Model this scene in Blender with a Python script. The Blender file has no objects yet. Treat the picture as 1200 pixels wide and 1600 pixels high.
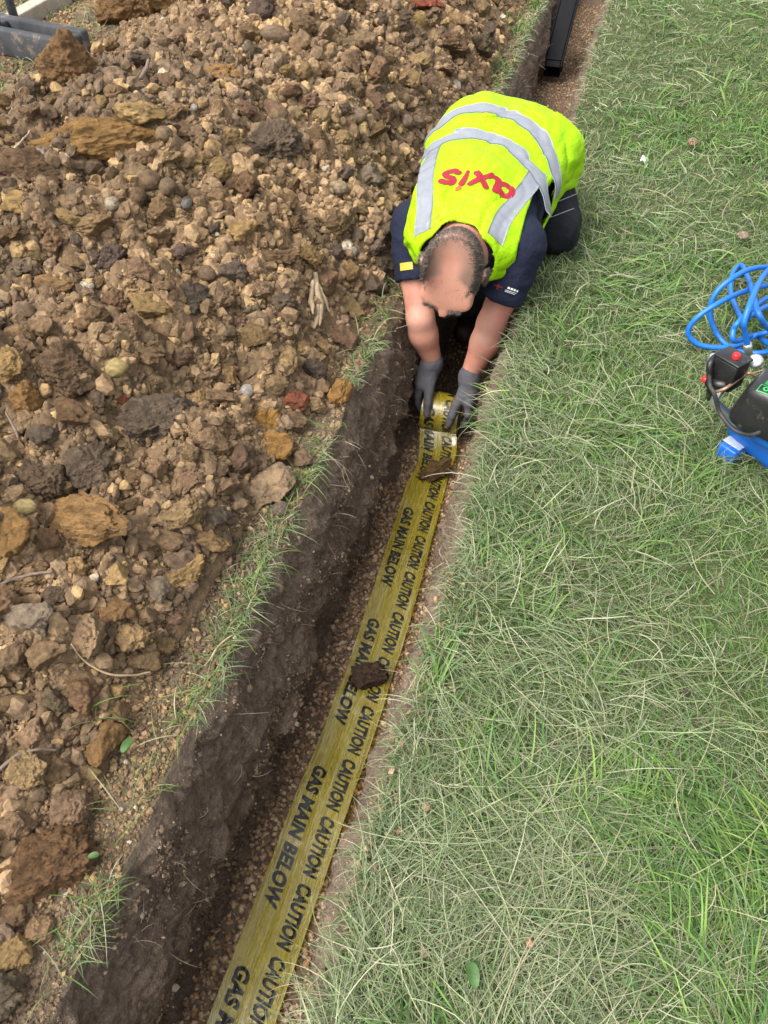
import bpy, bmesh, math, random
import numpy as np
from mathutils import Vector, Matrix
R = math.radians
rng = np.random.default_rng(7)
random.seed(7)
S = bpy.context.scene
COL = S.collection

# ------------------------------------------------------------------ camera
CAM_H, PITCH, YAW, F = 1.3, R(46.6), R(15.5), 1200.0
FW = np.array([-math.sin(YAW)*math.cos(PITCH), math.cos(YAW)*math.cos(PITCH), -math.sin(PITCH)])
RT = np.array([math.cos(YAW), math.sin(YAW), 0.0])
UP = np.cross(RT, FW)
CPOS = np.array([0, 0, CAM_H])
cd = bpy.data.cameras.new('camera'); cam = bpy.data.objects.new('camera', cd); COL.objects.link(cam)
cd.sensor_fit = 'VERTICAL'; cd.sensor_height = 36; cd.lens = F/1600*36; cd.clip_start = 0.02; cd.clip_end = 500
cam.matrix_world = Matrix(((RT[0], UP[0], -FW[0], 0), (RT[1], UP[1], -FW[1], 0), (RT[2], UP[2], -FW[2], CAM_H), (0, 0, 0, 1)))
S.camera = cam
# ------------------------------------------------------------------ light (soft overcast day)
SUN_EL, SUN_AZ = R(55), R(-138)       # azimuth from +Y towards +X
W = bpy.data.worlds.new('World'); S.world = W; W.use_nodes = True
nt = W.node_tree; nt.nodes.clear()
sky = nt.nodes.new('ShaderNodeTexSky'); sky.sky_type = 'NISHITA'; sky.sun_disc = False
sky.sun_elevation = SUN_EL; sky.sun_rotation = SUN_AZ; sky.dust_density = 4.0; sky.air_density = 1.2; sky.ozone_density = 1.0
hs = nt.nodes.new('ShaderNodeHueSaturation'); hs.inputs['Saturation'].default_value = 0.25
bg = nt.nodes.new('ShaderNodeBackground'); bg.inputs[1].default_value = 0.15
wo = nt.nodes.new('ShaderNodeOutputWorld')
nt.links.new(sky.outputs[0], hs.inputs['Color']); nt.links.new(hs.outputs[0], bg.inputs[0]); nt.links.new(bg.outputs[0], wo.inputs[0])
sl = bpy.data.lights.new('sun', 'SUN'); sl.energy = 1.5; sl.angle = R(34); sl.color = (1.0, 0.95, 0.88)
so = bpy.data.objects.new('sun', sl); COL.objects.link(so)
sd = Vector((math.sin(SUN_AZ)*math.cos(SUN_EL), math.cos(SUN_AZ)*math.cos(SUN_EL), math.sin(SUN_EL)))
so.rotation_euler = sd.to_track_quat('Z', 'Y').to_euler()
S.view_settings.view_transform = 'Standard'; S.view_settings.look = 'None'
S.view_settings.exposure = 1.22; S.view_settings.gamma = 1.0

# ------------------------------------------------------------------ helpers
def ray(x, y):
    return FW*F + RT*(x-600) - UP*(y-800)
def at(x, y, z):
    d = ray(x, y); return CPOS + d*((z-CAM_H)/d[2])
def depth(q):
    return float((np.asarray(q)-CPOS) @ FW)/F      # metres per reference pixel at q

def h3(ix, iy, iz, seed):
    n = (ix*374761393 + iy*668265263 + iz*2147483647*3 + seed*1274126177) & 0xFFFFFFFF
    n = ((n ^ (n >> 13))*1274126177) & 0xFFFFFFFF
    n = ((n ^ (n >> 16))*2246822519) & 0xFFFFFFFF
    return ((n ^ (n >> 15)) & 0xFFFFFF)/float(0xFFFFFF)
def vnoise(p, seed=0):
    p = np.asarray(p, float); i = np.floor(p).astype(np.int64); f = p-i; u = f*f*f*(f*(f*6-15)+10)
    r = 0
    for a in (0, 1):
        wx = u[:, 0] if a else 1-u[:, 0]
        for b in (0, 1):
            wy = u[:, 1] if b else 1-u[:, 1]
            for c in (0, 1):
                wz = u[:, 2] if c else 1-u[:, 2]
                r = r + wx*wy*wz*h3(i[:, 0]+a, i[:, 1]+b, i[:, 2]+c, seed)
    return r*2-1
def fbm(p, seed=0, oct=4, gain=.5):
    p = np.asarray(p, float); s = 0; a = 1; n = 0
    for k in range(oct):
        s = s + a*vnoise(p*(2.03**k)+k*17.3, seed+k); n += a; a *= gain
    return s/n
def p3(x, y, z=0.0):
    return np.stack([np.ravel(x), np.ravel(y), np.broadcast_to(z, np.ravel(x).shape)], 1)

def mesh_np(name, verts, faces, col=None, smooth=False):
    """faces: (n,k) array or list of arrays with constant k each"""
    me = bpy.data.meshes.new(name)
    fl = [np.asarray(f, np.int32) for f in (faces if isinstance(faces, list) else [faces]) if len(f)]
    verts = np.asarray(verts, np.float32)
    me.vertices.add(len(verts)); me.vertices.foreach_set('co', verts.ravel())
    loops = np.concatenate([f.ravel() for f in fl]); tot = np.concatenate([np.full(len(f), f.shape[1], np.int32) for f in fl])
    st = np.concatenate([[0], np.cumsum(tot)[:-1]]).astype(np.int32)
    me.loops.add(len(loops)); me.loops.foreach_set('vertex_index', loops)
    me.polygons.add(len(tot)); me.polygons.foreach_set('loop_start', st)
    me.polygons.foreach_set('use_smooth', np.full(len(tot), bool(smooth)))
    me.update(calc_edges=True); me.validate()
    if col is not None:
        a = me.attributes.new('col', 'FLOAT_COLOR', 'POINT')
        c = np.ones((len(verts), 4), np.float32); c[:, :3] = col
        a.data.foreach_set('color', c.ravel())
    return me
def link(name, me, mat=None, parent=None, loc=None):
    o = bpy.data.objects.new(name, me); COL.objects.link(o)
    if mat is not None and me is not None and not me.materials: me.materials.append(mat)
    if loc is not None: o.location = loc
    if parent is not None: o.parent = parent
    return o
def tag(o, label=None, cat=None, group=None, kind=None):
    if label: o['label'] = label
    if cat: o['category'] = cat
    if group: o['group'] = group
    if kind: o['kind'] = kind
    return o
def part(name, verts, faces, mat, root, smooth=True, col=None, base=None):
    """mesh given in world coordinates, parented under an unrotated root (base = its world location)"""
    b = np.asarray(base if base is not None else root.location)
    return link(name, mesh_np(name, np.asarray(verts)-b, faces, col, smooth), mat, root)
def subpart(name, verts, faces, mat, par, base, smooth=True):
    return link(name, mesh_np(name, np.asarray(verts)-np.asarray(base), faces, None, smooth), mat, par)

class G:
    """collects primitives into one mesh"""
    def __init__(s): s.v = []; s.f = {}; s.n = 0
    def add(s, v, f):
        v = np.asarray(v, float); s.v.append(v)
        for q in (f if isinstance(f, list) else [f]):
            q = np.asarray(q)
            if len(q): s.f.setdefault(q.shape[1], []).append(q+s.n)
        s.n += len(v); return s
    def get(s): return np.concatenate(s.v), [np.concatenate(q) for q in s.f.values()]
def grid_faces(n, m, close_m=False):
    i, j = np.meshgrid(np.arange(n-1), np.arange(m if close_m else m-1), indexing='ij'); j2 = (j+1) % m
    return np.stack([i*m+j, i*m+j2, (i+1)*m+j2, (i+1)*m+j], -1).reshape(-1, 4)
def tube(path, rad, seg=10, caps=True):
    P = np.asarray(path, float); n = len(P); r = np.broadcast_to(rad, (n,)).astype(float)
    T = np.gradient(P, axis=0); T /= np.linalg.norm(T, axis=1)[:, None]+1e-12
    N = np.zeros_like(P); a = np.array([0, 0, 1.0]) if abs(T[0][2]) < .9 else np.array([1.0, 0, 0])
    for k in range(n):
        a = a - T[k]*(a@T[k]); a /= np.linalg.norm(a)+1e-12; N[k] = a
    B = np.cross(T, N); th = np.linspace(0, 2*np.pi, seg, endpoint=False)
    V = P[:, None]+r[:, None, None]*(np.cos(th)[None, :, None]*N[:, None]+np.sin(th)[None, :, None]*B[:, None])
    V = V.reshape(-1, 3); Fq = [grid_faces(n, seg, True)]
    if caps:
        V = np.concatenate([V, P[:1], P[-1:]]); k = np.arange(seg); k2 = (k+1) % seg
        Fq.append(np.concatenate([np.stack([k2, k, np.full(seg, n*seg)], 1), np.stack([(n-1)*seg+k, (n-1)*seg+k2, np.full(seg, n*seg+1)], 1)]))
    return V, Fq
def spline(pts, n):
    P = np.asarray(pts, float); m = len(P); t = np.linspace(0, m-1, n); i = np.clip(np.floor(t).astype(int), 0, m-2); f = (t-i)[:, None]
    g = lambda k: P[np.clip(k, 0, m-1)]
    a, b, c, d = g(i-1), g(i), g(i+1), g(i+2)
    return .5*((2*b)+(-a+c)*f+(2*a-5*b+4*c-d)*f**2+(-a+3*b-3*c+d)*f**3)
def box(size, bev=.006, seg=2, M=None):
    bm = bmesh.new(); bmesh.ops.create_cube(bm, size=1); bmesh.ops.scale(bm, vec=size, verts=bm.verts)
    if bev: bmesh.ops.bevel(bm, geom=bm.edges[:], offset=bev, segments=seg, profile=.5, affect='EDGES')
    if M is not None: bmesh.ops.transform(bm, matrix=M, verts=bm.verts)
    return bm_np(bm)
def bm_np(bm):
    bm.verts.ensure_lookup_table(); bm.verts.index_update()
    v = np.array([w.co[:] for w in bm.verts]); d = {}
    for f in bm.faces: d.setdefault(len(f.verts), []).append([w.index for w in f.verts])
    bm.free(); return v, [np.array(q) for q in d.values()]
_ico = {}
def ico(sub):
    if sub not in _ico:
        bm = bmesh.new(); bmesh.ops.create_icosphere(bm, subdivisions=sub, radius=1); _ico[sub] = bm_np(bm)
    v, f = _ico[sub]; return v.copy(), f[0].copy()
def rotmats(n, r=rng):
    q = r.normal(size=(n, 4)); q /= np.linalg.norm(q, axis=1)[:, None]; w, x, y, z = q.T
    return np.stack([np.stack([1-2*(y*y+z*z), 2*(x*y-z*w), 2*(x*z+y*w)], -1), np.stack([2*(x*y+z*w), 1-2*(x*x+z*z), 2*(y*z-x*w)], -1), np.stack([2*(x*z-y*w), 2*(y*z+x*w), 1-2*(x*x+y*y)], -1)], 1)

# ------------------------------------------------------------------ materials
class N:
    def __init__(s, name):
        s.m = bpy.data.materials.new(name); s.m.use_nodes = True; s.t = s.m.node_tree; s.b = s.t.nodes['Principled BSDF']
    def n(s, typ, **kw):
        x = s.t.nodes.new('ShaderNode'+typ)
        for k, v in kw.items(): setattr(x, k, v)
        return x
    def l(s, a, b): s.t.links.new(a, b)
    def coord(s, which='Object'): return s.n('TexCoord').outputs[which]
    def noise(s, scale, detail=4, rough=.6, vec=None, typ='FBM', stretch=None):
        x = s.n('TexNoise'); x.inputs['Scale'].default_value = scale; x.inputs['Detail'].default_value = detail; x.inputs['Roughness'].default_value = rough
        v = vec if vec is not None else s.coord()
        if stretch:
            mp = s.n('Mapping'); mp.inputs['Scale'].default_value = stretch; s.l(v, mp.inputs[0]); v = mp.outputs[0]
        s.l(v, x.inputs['Vector']); return x.outputs[0]
    def ramp(s, fac, stops):
        x = s.n('ValToRGB'); e = x.color_ramp.elements
        while len(e) < len(stops): e.new(.5)
        for k, (p, c) in enumerate(stops): e[k].position = p; e[k].color = (*c, 1) if len(c) == 3 else c
        s.l(fac, x.inputs[0]); return x.outputs[0]
    def mix(s, fac, a, b, mode='MIX'):
        x = s.n('Mix', data_type='RGBA', blend_type=mode)
        for sock, v in ((x.inputs[0], fac), (x.inputs[6], a), (x.inputs[7], b)):
            if hasattr(v, 'is_linked') or hasattr(v, 'links'): s.l(v, sock)
            elif isinstance(v, (int, float)): sock.default_value = v
            else: sock.default_value = (*v, 1)
        return x.outputs[2]
    def bump(s, h, strength=.4, dist=.01, prev=None):
        x = s.n('Bump'); x.inputs['Strength'].default_value = strength; x.inputs['Distance'].default_value = dist
        s.l(h, x.inputs['Height'])
        if prev is not None: s.l(prev, x.inputs['Normal'])
        return x.outputs[0]
    def done(s, color=None, rough=.8, metal=0, spec=None, normal=None, coat=None):
        b = s.b
        if color is not None:
            if hasattr(color, 'links'): s.l(color, b.inputs['Base Color'])
            else: b.inputs['Base Color'].default_value = (*color, 1)
        if hasattr(rough, 'links'): s.l(rough, b.inputs['Roughness'])
        else: b.inputs['Roughness'].default_value = rough
        b.inputs['Metallic'].default_value = metal
        if spec is not None: b.inputs['Specular IOR Level'].default_value = spec
        if coat: b.inputs['Coat Weight'].default_value = coat
        if normal is not None: s.l(normal, b.inputs['Normal'])
        return s.m
def simple(name, c, rough=.6, metal=0, var=.25, scale=30, bump=.15, spec=None, dirt=None):
    m = N(name); nz = m.noise(scale, 5)
    lo = tuple(x*(1-var) for x in c); hi = tuple(min(1, x*(1+var)) for x in c)
    col = m.ramp(nz, [(.3, lo), (.7, hi)])
    if dirt:
        col = m.mix(m.ramp(m.noise(dirt[1], 6, .7), [(dirt[2], (0, 0, 0)), (dirt[2]+.12, (1, 1, 1))]), col, dirt[0])
    return m.done(col, rough, metal, spec, m.bump(m.noise(scale*4, 4), bump, .002) if bump else None)

M = {}
def soil_material(name, source, scale=1.0, spec=.15):
    """source: 'attr' (vertex colour of each piece) or 'object' (colour of each object)"""
    m = N(name)
    if source == 'attr':
        a = m.n('Attribute', attribute_name='col'); base = a.outputs['Color']; vec = m.coord()
    else:
        oi = m.n('ObjectInfo'); base = oi.outputs['Color']
        ad = m.n('VectorMath', operation='ADD'); m.l(m.coord(), ad.inputs[0])
        cb = m.n('CombineXYZ'); ml = m.n('Math', operation='MULTIPLY'); ml.inputs[1].default_value = 57
        m.l(oi.outputs['Random'], ml.inputs[0]); m.l(ml.outputs[0], cb.inputs[0]); m.l(cb.outputs[0], ad.inputs[1]); vec = ad.outputs[0]
    k = scale
    n1 = m.noise(2.2*k, 6, .65, vec); n2 = m.noise(9*k, 5, .7, vec); n3 = m.noise(38*k, 4, .7, vec)
    c = m.mix(m.ramp(n1, [(.38, (0, 0, 0)), (.62, (1, 1, 1))]), m.mix(1.0, base, (.70, .69, .68), 'MULTIPLY'), m.mix(1.0, base, (1.28, 1.24, 1.14), 'MULTIPLY'))
    c = m.mix(m.ramp(n2, [(.3, (0, 0, 0)), (.75, (.55, .55, .55))]), c, m.mix(1.0, c, (1.26, 1.21, 1.12), 'MULTIPLY'))
    c = m.mix(m.ramp(n3, [(.34, (.75, .75, .75)), (.46, (0, 0, 0))]), c, m.mix(1.0, c, (.38, .36, .34), 'MULTIPLY'))
    c = m.mix(m.ramp(n3, [(.66, (0, 0, 0)), (.74, (.45, .45, .45))]), c, (.42, .36, .29))
    b1 = m.bump(n2, .7, .10/k); b2 = m.bump(n3, .8, .03/k, b1)
    return m.done(c, .93, 0, spec, b2)
M['clod'] = soil_material('clod_soil', 'object', 1.0)
M['crumb'] = soil_material('crumb_soil', 'attr', 22)
M['heap'] = soil_material('heap_soil', 'attr', 14)
M['gravel'] = soil_material('pea_gravel', 'attr', 40, .3)
def wall_mat():
    m = N('trench_clay')
    v = m.coord(); n1 = m.noise(5, 6, .65, v); n2 = m.noise(26, 8, .75, v, stretch=(1, .8, 1.3)); n3 = m.noise(150, 3, .6, v); n4 = m.noise(70, 2, .5, v)
    c = m.ramp(n1, [(.3, (.165, .120, .088)), (.5, (.245, .178, .126)), (.68, (.33, .24, .162))])
    c = m.mix(m.ramp(n2, [(.35, (0, 0, 0)), (.7, (.6, .6, .6))]), c, (.29, .22, .163))
    c = m.mix(m.ramp(m.noise(75, 5, .75, v), [(.35, (.7, .7, .7)), (.55, (0, 0, 0))]), c, (.095, .07, .052))
    c = m.mix(m.ramp(n3, [(.66, (0, 0, 0)), (.70, (.8, .8, .8))]), c, (.45, .39, .32))
    c = m.mix(m.ramp(n4, [(.73, (0, 0, 0)), (.76, (.8, .8, .8))]), c, (.34, .15, .07))
    return m.done(c, .9, 0, .2, m.bump(n3, .7, .004, m.bump(m.noise(75, 5, .75, v), .9, .012, m.bump(n2, .9, .02))))
M['wall'] = wall_mat()
def turf_mat():
    m = N('turf_soil'); v = m.coord()
    c = m.ramp(m.noise(9, 6, .7, v), [(.3, (.045, .075, .022)), (.5, (.080, .105, .040)), (.7, (.15, .145, .075))])
    c = m.mix(m.ramp(m.noise(160, 3, .6, v), [(.45, (0, 0, 0)), (.6, (.7, .7, .7))]), c, (.05, .045, .022))
    return m.done(c, .95, 0, .1, m.bump(m.noise(90, 5, .7, v), .7, .01))
M['turf'] = turf_mat()
def verge_mat():
    m = N('verge_soil'); v = m.coord()
    c = m.ramp(m.noise(11, 6, .7, v), [(.3, (.085, .068, .045)), (.5, (.15, .115, .075)), (.7, (.22, .17, .11))])
    c = m.mix(m.ramp(m.noise(140, 3, .6, v), [(.5, (0, 0, 0)), (.62, (.7, .7, .7))]), c, (.06, .045, .03))
    return m.done(c, .95, 0, .1, m.bump(m.noise(80, 6, .75, v), .9, .012))
M['verge'] = verge_mat()
def blade_mat(name, rough=.55, tr=.25):
    m = N(name); a = m.n('Attribute', attribute_name='col')
    m.done(a.outputs['Color'], rough, 0, .25)
    t = m.n('BsdfTranslucent'); m.l(a.outputs['Color'], t.inputs[0])
    mx = m.n('MixShader'); mx.inputs[0].default_value = tr
    m.l(m.b.outputs[0], mx.inputs[1]); m.l(t.outputs[0], mx.inputs[2])
    m.l(mx.outputs[0], m.t.nodes['Material Output'].inputs[0]); return m.m
M['grass'] = blade_mat('grass_blade'); M['hair'] = blade_mat('hair_strand', .5, .0)
def attr_mat(name, rough):
    m = N(name); return m.done(m.n('Attribute', attribute_name='col').outputs['Color'], rough)
M['root'] = attr_mat('root_fibre', .9)

# ------------------------------------------------------------------ ground, trench
EL, ER, ZB = -.526, -.149, -.45
def edge_l(y): 
    y = np.asarray(y, float); return EL+.016*fbm(p3(y*1.7, 0*y), 11, 3)+.019*fbm(p3(y*11, 0*y), 12, 5, .6)
def edge_r(y):
    y = np.asarray(y, float); return ER+.014*fbm(p3(y*1.5, 0*y), 21, 3)+.018*fbm(p3(y*11, 0*y), 22, 5, .6)
def lawn_z(x, y): return .012*fbm(p3(np.ravel(x)*2.2, np.ravel(y)*2.2), 31, 3)
def heap_h(x, y):
    """height of the spoil heap above the ground"""
    x = np.ravel(np.asarray(x, float)); y = np.ravel(np.asarray(y, float))
    foot = np.interp(y, [0, .2, .45, .9, 1.3, 2, 3.4, 5], [-.556, -.572, -.612, -.622, -.600, -.578, -.588, -.63])+.03*fbm(p3(x*0, y*2.1), 41, 3)
    s = foot-x
    top = .20+.34*np.clip((y-.2)/1.7, 0, 1)**.8
    rise = top*(1-np.exp(-np.clip(s, 0, 9)/.42))*1.08
    fall = np.clip((2.02+.14*fbm(p3(x*0, y*1.2), 42, 2)-s)*.52, -1, 9)
    h = np.where(s > 0, np.minimum(rise, fall), -1)
    soft = np.clip(h/.12, 0, 1)
    h = h+soft*(.085*fbm(p3(x*3.1, y*3.1), 43, 3)+.070*fbm(p3(x*8, y*8), 44, 3)+.030*fbm(p3(x*17, y*17), 48, 2))
    return np.where(s > 0, np.maximum(h, 0), -.03)
_gx = np.linspace(-4.2, -.4, 191); _gy = np.linspace(-1.6, 12.4, 701)
_X, _Y = np.meshgrid(_gx, _gy); _HG = heap_h(_X, _Y).reshape(_X.shape)
def heap_g(x, y):
    """quick look-up of heap_h"""
    u = np.clip((np.ravel(x)+4.2)/.02, 0, 189.999); v = np.clip((np.ravel(y)+1.6)/.02, 0, 699.999)
    i = u.astype(int); j = v.astype(int); u = u-i; v = v-j
    return (_HG[j, i]*(1-u)+_HG[j, i+1]*u)*(1-v)+(_HG[j+1, i]*(1-u)+_HG[j+1, i+1]*u)*v
def heap_fine(x, y):
    h = heap_h(x, y); k = np.clip(h/.05, 0, 1)
    q = p3(np.ravel(x), np.ravel(y), h)
    return h+k*(.024*fbm(q*24, 45, 4)+.014*np.abs(fbm(q*60, 46, 3)))
def heap_hit(px, py):
    """where the sight line of a photo pixel meets heap or ground (x<0 side)"""
    px = np.ravel(px); py = np.ravel(py)
    d = FW*F+RT*(px[:, None]-600)-UP*(py[:, None]-800); d /= np.linalg.norm(d, axis=1)[:, None]
    t = np.full(len(px), .3); done = np.zeros(len(px), bool)
    for k in range(260):
        q = CPOS+d*t[:, None]
        gap = q[:, 2]-np.maximum(heap_g(q[:, 0], q[:, 1]), 0); done |= gap < .002
        if done.all(): break
        t = np.where(done, t, t+np.clip(gap*.5, .003, .08))
    return CPOS+d*t[:, None]
# lawn / ground sheet on both sides (meets the trench edge), one object
ys = np.concatenate([np.arange(-1.5, .0, .03), np.arange(0, 3, .0085), np.arange(3, 4, .014), np.arange(4, 12.01, .04)])
for side, ef in ((1, edge_r), (-1, edge_l)):
    off = np.concatenate([np.linspace(0, .3, 14), np.linspace(.36, 2.2, 24), np.array([3, 5, 9, 20, 60])])
    X = ef(ys)[:, None]+side*off[None, :]; Y = np.repeat(ys[:, None], len(off), 1)
    Z = lawn_z(X, Y).reshape(X.shape)*np.clip(off/.1, 0, 1)
    v = np.stack([X, Y, Z], -1).reshape(-1, 3); f = grid_faces(len(ys), len(off))
    g = G().add(v, f if side > 0 else f[:, ::-1])
    if side > 0:
        for y0, y1 in ((-60, -1.5), (12.0, 90)):
            g.add([[-60.5, y0, 0], [60, y0, 0], [60, y1, 0], [-60.5, y1, 0]], np.array([[0, 1, 2, 3]]))
    v, f = g.get(); o = link('lawn' if side > 0 else 'ground', mesh_np('lawn' if side > 0 else 'ground', v, f, None, True), M['turf'] if side > 0 else M['verge']); tag(o, kind='structure')
# trench walls and floor
def profile(side):
    if side < 0: a = [(0, 0), (.006, -.012), (.022, -.05), (.046, -.16), (.066, -.255), (.074, -.285), (.052, -.315), (.040, -.36), (.050, -.42), (.066, -.47)]
    else: a = [(0, 0), (-.010, -.010), (-.026, -.035), (-.040, -.12), (-.046, -.25), (-.055, -.36), (-.062, -.47)]
    a = np.array(a); L = np.concatenate([[0], np.cumsum(np.linalg.norm(np.diff(a, axis=0), axis=1))])
    t = np.linspace(0, L[-1], 90); return np.interp(t, L, a[:, 0]), np.interp(t, L, a[:, 1])
WALLQ = []
for side, ef, nm in ((-1, edge_l, 'left'), (1, edge_r, 'right')):
    ox, oz = profile(side)
    X = ef(ys)[:, None]+ox[None]; Y = np.repeat(ys[:, None], len(ox), 1); Z = np.repeat(oz[None], len(ys), 0)
    q = np.stack([X, Y, Z], -1).reshape(-1, 3)
    k = np.clip(-q[:, 2]/.03, 0, 1)
    low = 1+.5*np.clip((-q[:, 2]-.25)/.1, 0, 1)
    shelf = .03*fbm(p3(q[:, 1]*2.6, q[:, 2]*3), 53, 2)*np.clip((-q[:, 2]-.18)/.1, 0, 1)
    dn = .022*fbm(q*np.array([7, 5, 9]), 51, 3)+.020*fbm(q*20, 52, 4)+.012*np.abs(fbm(q*48, 54, 3))-.006*np.abs(fbm(q*95, 58, 2))
    cut = .012*np.maximum(0, fbm(q*np.array([1, 10, 4.]), 57, 3)-.1)
    q[:, 0] += (-side)*(dn+cut)*k*low+(-side)*shelf
    q[:, 2] += .006*fbm(q*30, 55, 3)*k
    WALLQ.append(q.copy())
    f = grid_faces(len(ys), len(ox)); o = link('trench_wall', mesh_np('trench_wall', q, f if side < 0 else f[:, ::-1], None, True), M['wall'])
    tag(o, kind='structure')
yf = np.concatenate([np.arange(-1.5, 4, .02), np.arange(4, 12.01, .06)]); xf = np.linspace(-.52, -.15, 24)
def floor_z(x, y): return ZB-.004+.014*fbm(p3(np.ravel(x)*4, np.ravel(y)*4), 61, 3)+.04*np.clip((np.ravel(y)-3.0)/2.2, 0, 1)
X, Y = np.meshgrid(xf, yf); q = np.stack([X.ravel(), Y.ravel(), floor_z(X, Y)], 1)
o = link('trench_floor', mesh_np('trench_floor', q, grid_faces(len(yf), len(xf))[:, ::-1], np.tile([.14, .098, .068], (len(q), 1)), True), M['gravel']); tag(o, kind='structure')

# ------------------------------------------------------------------ instances baked into one mesh (gravel, crumbs)
def chunks(name, variants, pos, scl, col, mat, aniso=.35, flat=False):
    n = len(pos); vid = rng.integers(0, len(variants), n); R_ = rotmats(n); an = 1+aniso*rng.uniform(-1, 1, (n, 3))
    VV, FF, CC = [], [], []; base = 0
    for k, (v, f) in enumerate(variants):
        idx = np.where(vid == k)[0]
        if not len(idx): continue
        w = np.einsum('nij,nvj->nvi', R_[idx], v[None]*an[idx][:, None])*scl[idx][:, None, None]+pos[idx][:, None]
        VV.append(w.reshape(-1, 3)); m = len(v)
        FF.append((f[None]+(np.arange(len(idx))*m)[:, None, None]).reshape(-1, f.shape[1])+base)
        CC.append(np.repeat(col[idx], m, 0)); base += m*len(idx)
    return mesh_np(name, np.concatenate(VV), np.concatenate(FF), np.concatenate(CC), not flat)
def lump(sub, seed, facets=9, rough=.12, depth=.35):
    """an angular lump of soil: sphere cut by random planes, then roughened"""
    v, f = ico(sub); r = np.random.default_rng(seed)
    nrm = r.normal(size=(facets, 3)); nrm /= np.linalg.norm(nrm, axis=1)[:, None]; d = r.uniform(1-depth, .98, facets)
    rad = np.ones(len(v)); dots = v@nrm.T
    for k in range(facets):
        rr = np.where(dots[:, k] > .05, d[k]/np.maximum(dots[:, k], .05), 9); rad = np.minimum(rad, rr)
    rad = rad*(1+rough*fbm(v*1.9+seed, seed, 4)+rough*.35*fbm(v*6+seed, seed+5, 3)) if sub > 1 else rad*(1+rough*r.uniform(-1, 1, len(v)))
    return v*rad[:, None], f
def pick(cols, n, var=.2):
    c = np.array(cols)[rng.integers(0, len(cols), n)]
    return c*(1+var*rng.uniform(-1, 1, (n, 1)))*(1+np.array([0, .035, .07])*rng.uniform(-1, 1, (n, 3)))
# pea gravel on the trench floor
n = 23000
gy = np.concatenate([rng.uniform(-.3, 1.9, int(n*.62)), rng.uniform(1.9, 4.2, int(n*.16)), rng.uniform(4.0, 7.5, n-int(n*.62)-int(n*.16))])
gx = rng.uniform(-.50, -.165, n); gz = floor_z(gx, gy)
gs = rng.uniform(.0028, .0062, n)*rng.choice([1, 1, 1, 1.45], n)
gc = pick([(.26, .175, .11), (.33, .225, .135), (.20, .135, .09), (.41, .29, .185), (.14, .10, .075), (.47, .37, .26), (.34, .20, .10)], n)
gv = [lump(1, 900+k, 7, .12, .3) for k in range(8)]
o = link('pea_gravel', chunks('pea_gravel', gv, np.stack([gx, gy, gz+gs*.25], 1), gs, gc, None), M['gravel']); tag(o, 'brown pea gravel covering the trench bottom', 'gravel', kind='stuff')

# ------------------------------------------------------------------ spoil heap
SOIL = [(.235, .160, .105), (.200, .140, .096), (.275, .188, .120), (.172, .128, .095), (.32, .215, .130), (.135, .104, .082)]
hx = np.concatenate([np.linspace(-.58, -1.6, 260), np.linspace(-1.61, -3.4, 150)]); hy = np.concatenate([np.arange(-.6, 3.2, .0065), np.arange(3.2, 9.0, .022)])
X, Y = np.meshgrid(hx, hy); Z = heap_fine(X, Y)
q = np.stack([X.ravel(), Y.ravel(), Z], 1)
w = (fbm(q*2.3, 71, 4)*.5+.5)[:, None]; w2 = (fbm(q*6, 72, 3)*.5+.5)[:, None]
hc = (1-w)*np.array([.135, .098, .068])+w*np.array([.225, .15, .086]); hc = hc*(.75+.5*w2)
o = link('spoil_heap', mesh_np('spoil_heap', q, grid_faces(len(hy), len(hx)), hc, True), M['heap'])
tag(o, 'long heap of brown excavated soil beside the trench', 'soil heap', kind='structure')
# loose crumbs of soil (too many to count)
def scatter_heap(n, x0=-90, x1=900, y0=-120, y1=1720):
    px = rng.uniform(x0, x1, n); py = rng.uniform(y0, y1, n); q = heap_hit(px, py)
    ok = (q[:, 0] < edge_l(q[:, 1])-.003)
    strip = heap_g(q[:, 0], q[:, 1]) < .01
    ok &= (~strip) | (rng.uniform(size=n) < .9)
    ok &= q[:, 1] < 8
    q[:, 2] = np.maximum(heap_g(q[:, 0], q[:, 1]), 0)
    return q[ok]
def zcol(q, var):
    a = np.clip(.5+1.3*fbm(q*2.1, 76, 3)+.45*rng.normal(size=len(q))*.5, 0, 1)[:, None]; b = np.clip(.5+1.2*fbm(q*4.5, 77, 3)+.2*rng.normal(size=len(q)), 0, 1)[:, None]
    c = (1-a)*np.array([.178, .128, .088])+a*np.array([.290, .200, .118]); c = c*(.68+.54*b)
    hot = rng.uniform(size=len(q)) < .10; c[hot] = np.array([.35, .245, .130]); c[rng.uniform(size=len(q)) < .006] = np.array([.46, .40, .32])
    return c*(1+var*rng.uniform(-1, 1, (len(q), 1)))
CV = [lump(1, 300+k, 8, .32, .5) for k in range(14)]; CV2 = [lump(2, 330+k, 7, .48, .5) for k in range(14)]
q = scatter_heap(100000); tpx = (q-CPOS)@FW/F
s = np.clip(tpx*(1.3+rng.gamma(2.0, .95, len(q))), .0014, .012)*rng.choice([1, 1, .7], len(q))
zone = fbm(q*3.2, 75, 3)
c = zcol(q, .16)
o = link('soil_crumbs', chunks('soil_crumbs', CV, q+np.array([0, 0, 1.])*(s*.35)[:, None], s, c, None, flat=True), M['crumb']); tag(o, 'loose small crumbs of brown soil covering the heap', 'soil crumbs', kind='stuff')
q = scatter_heap(12000); tpx = (q-CPOS)@FW/F
s = np.clip(tpx*(4.2+rng.gamma(2.0, 2.0, len(q))), .004, .024)
c = zcol(q, .2)
keep = heap_g(q[:, 0], q[:, 1]) > .02
q, s, c = q[keep], s[keep], c[keep]
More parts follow.
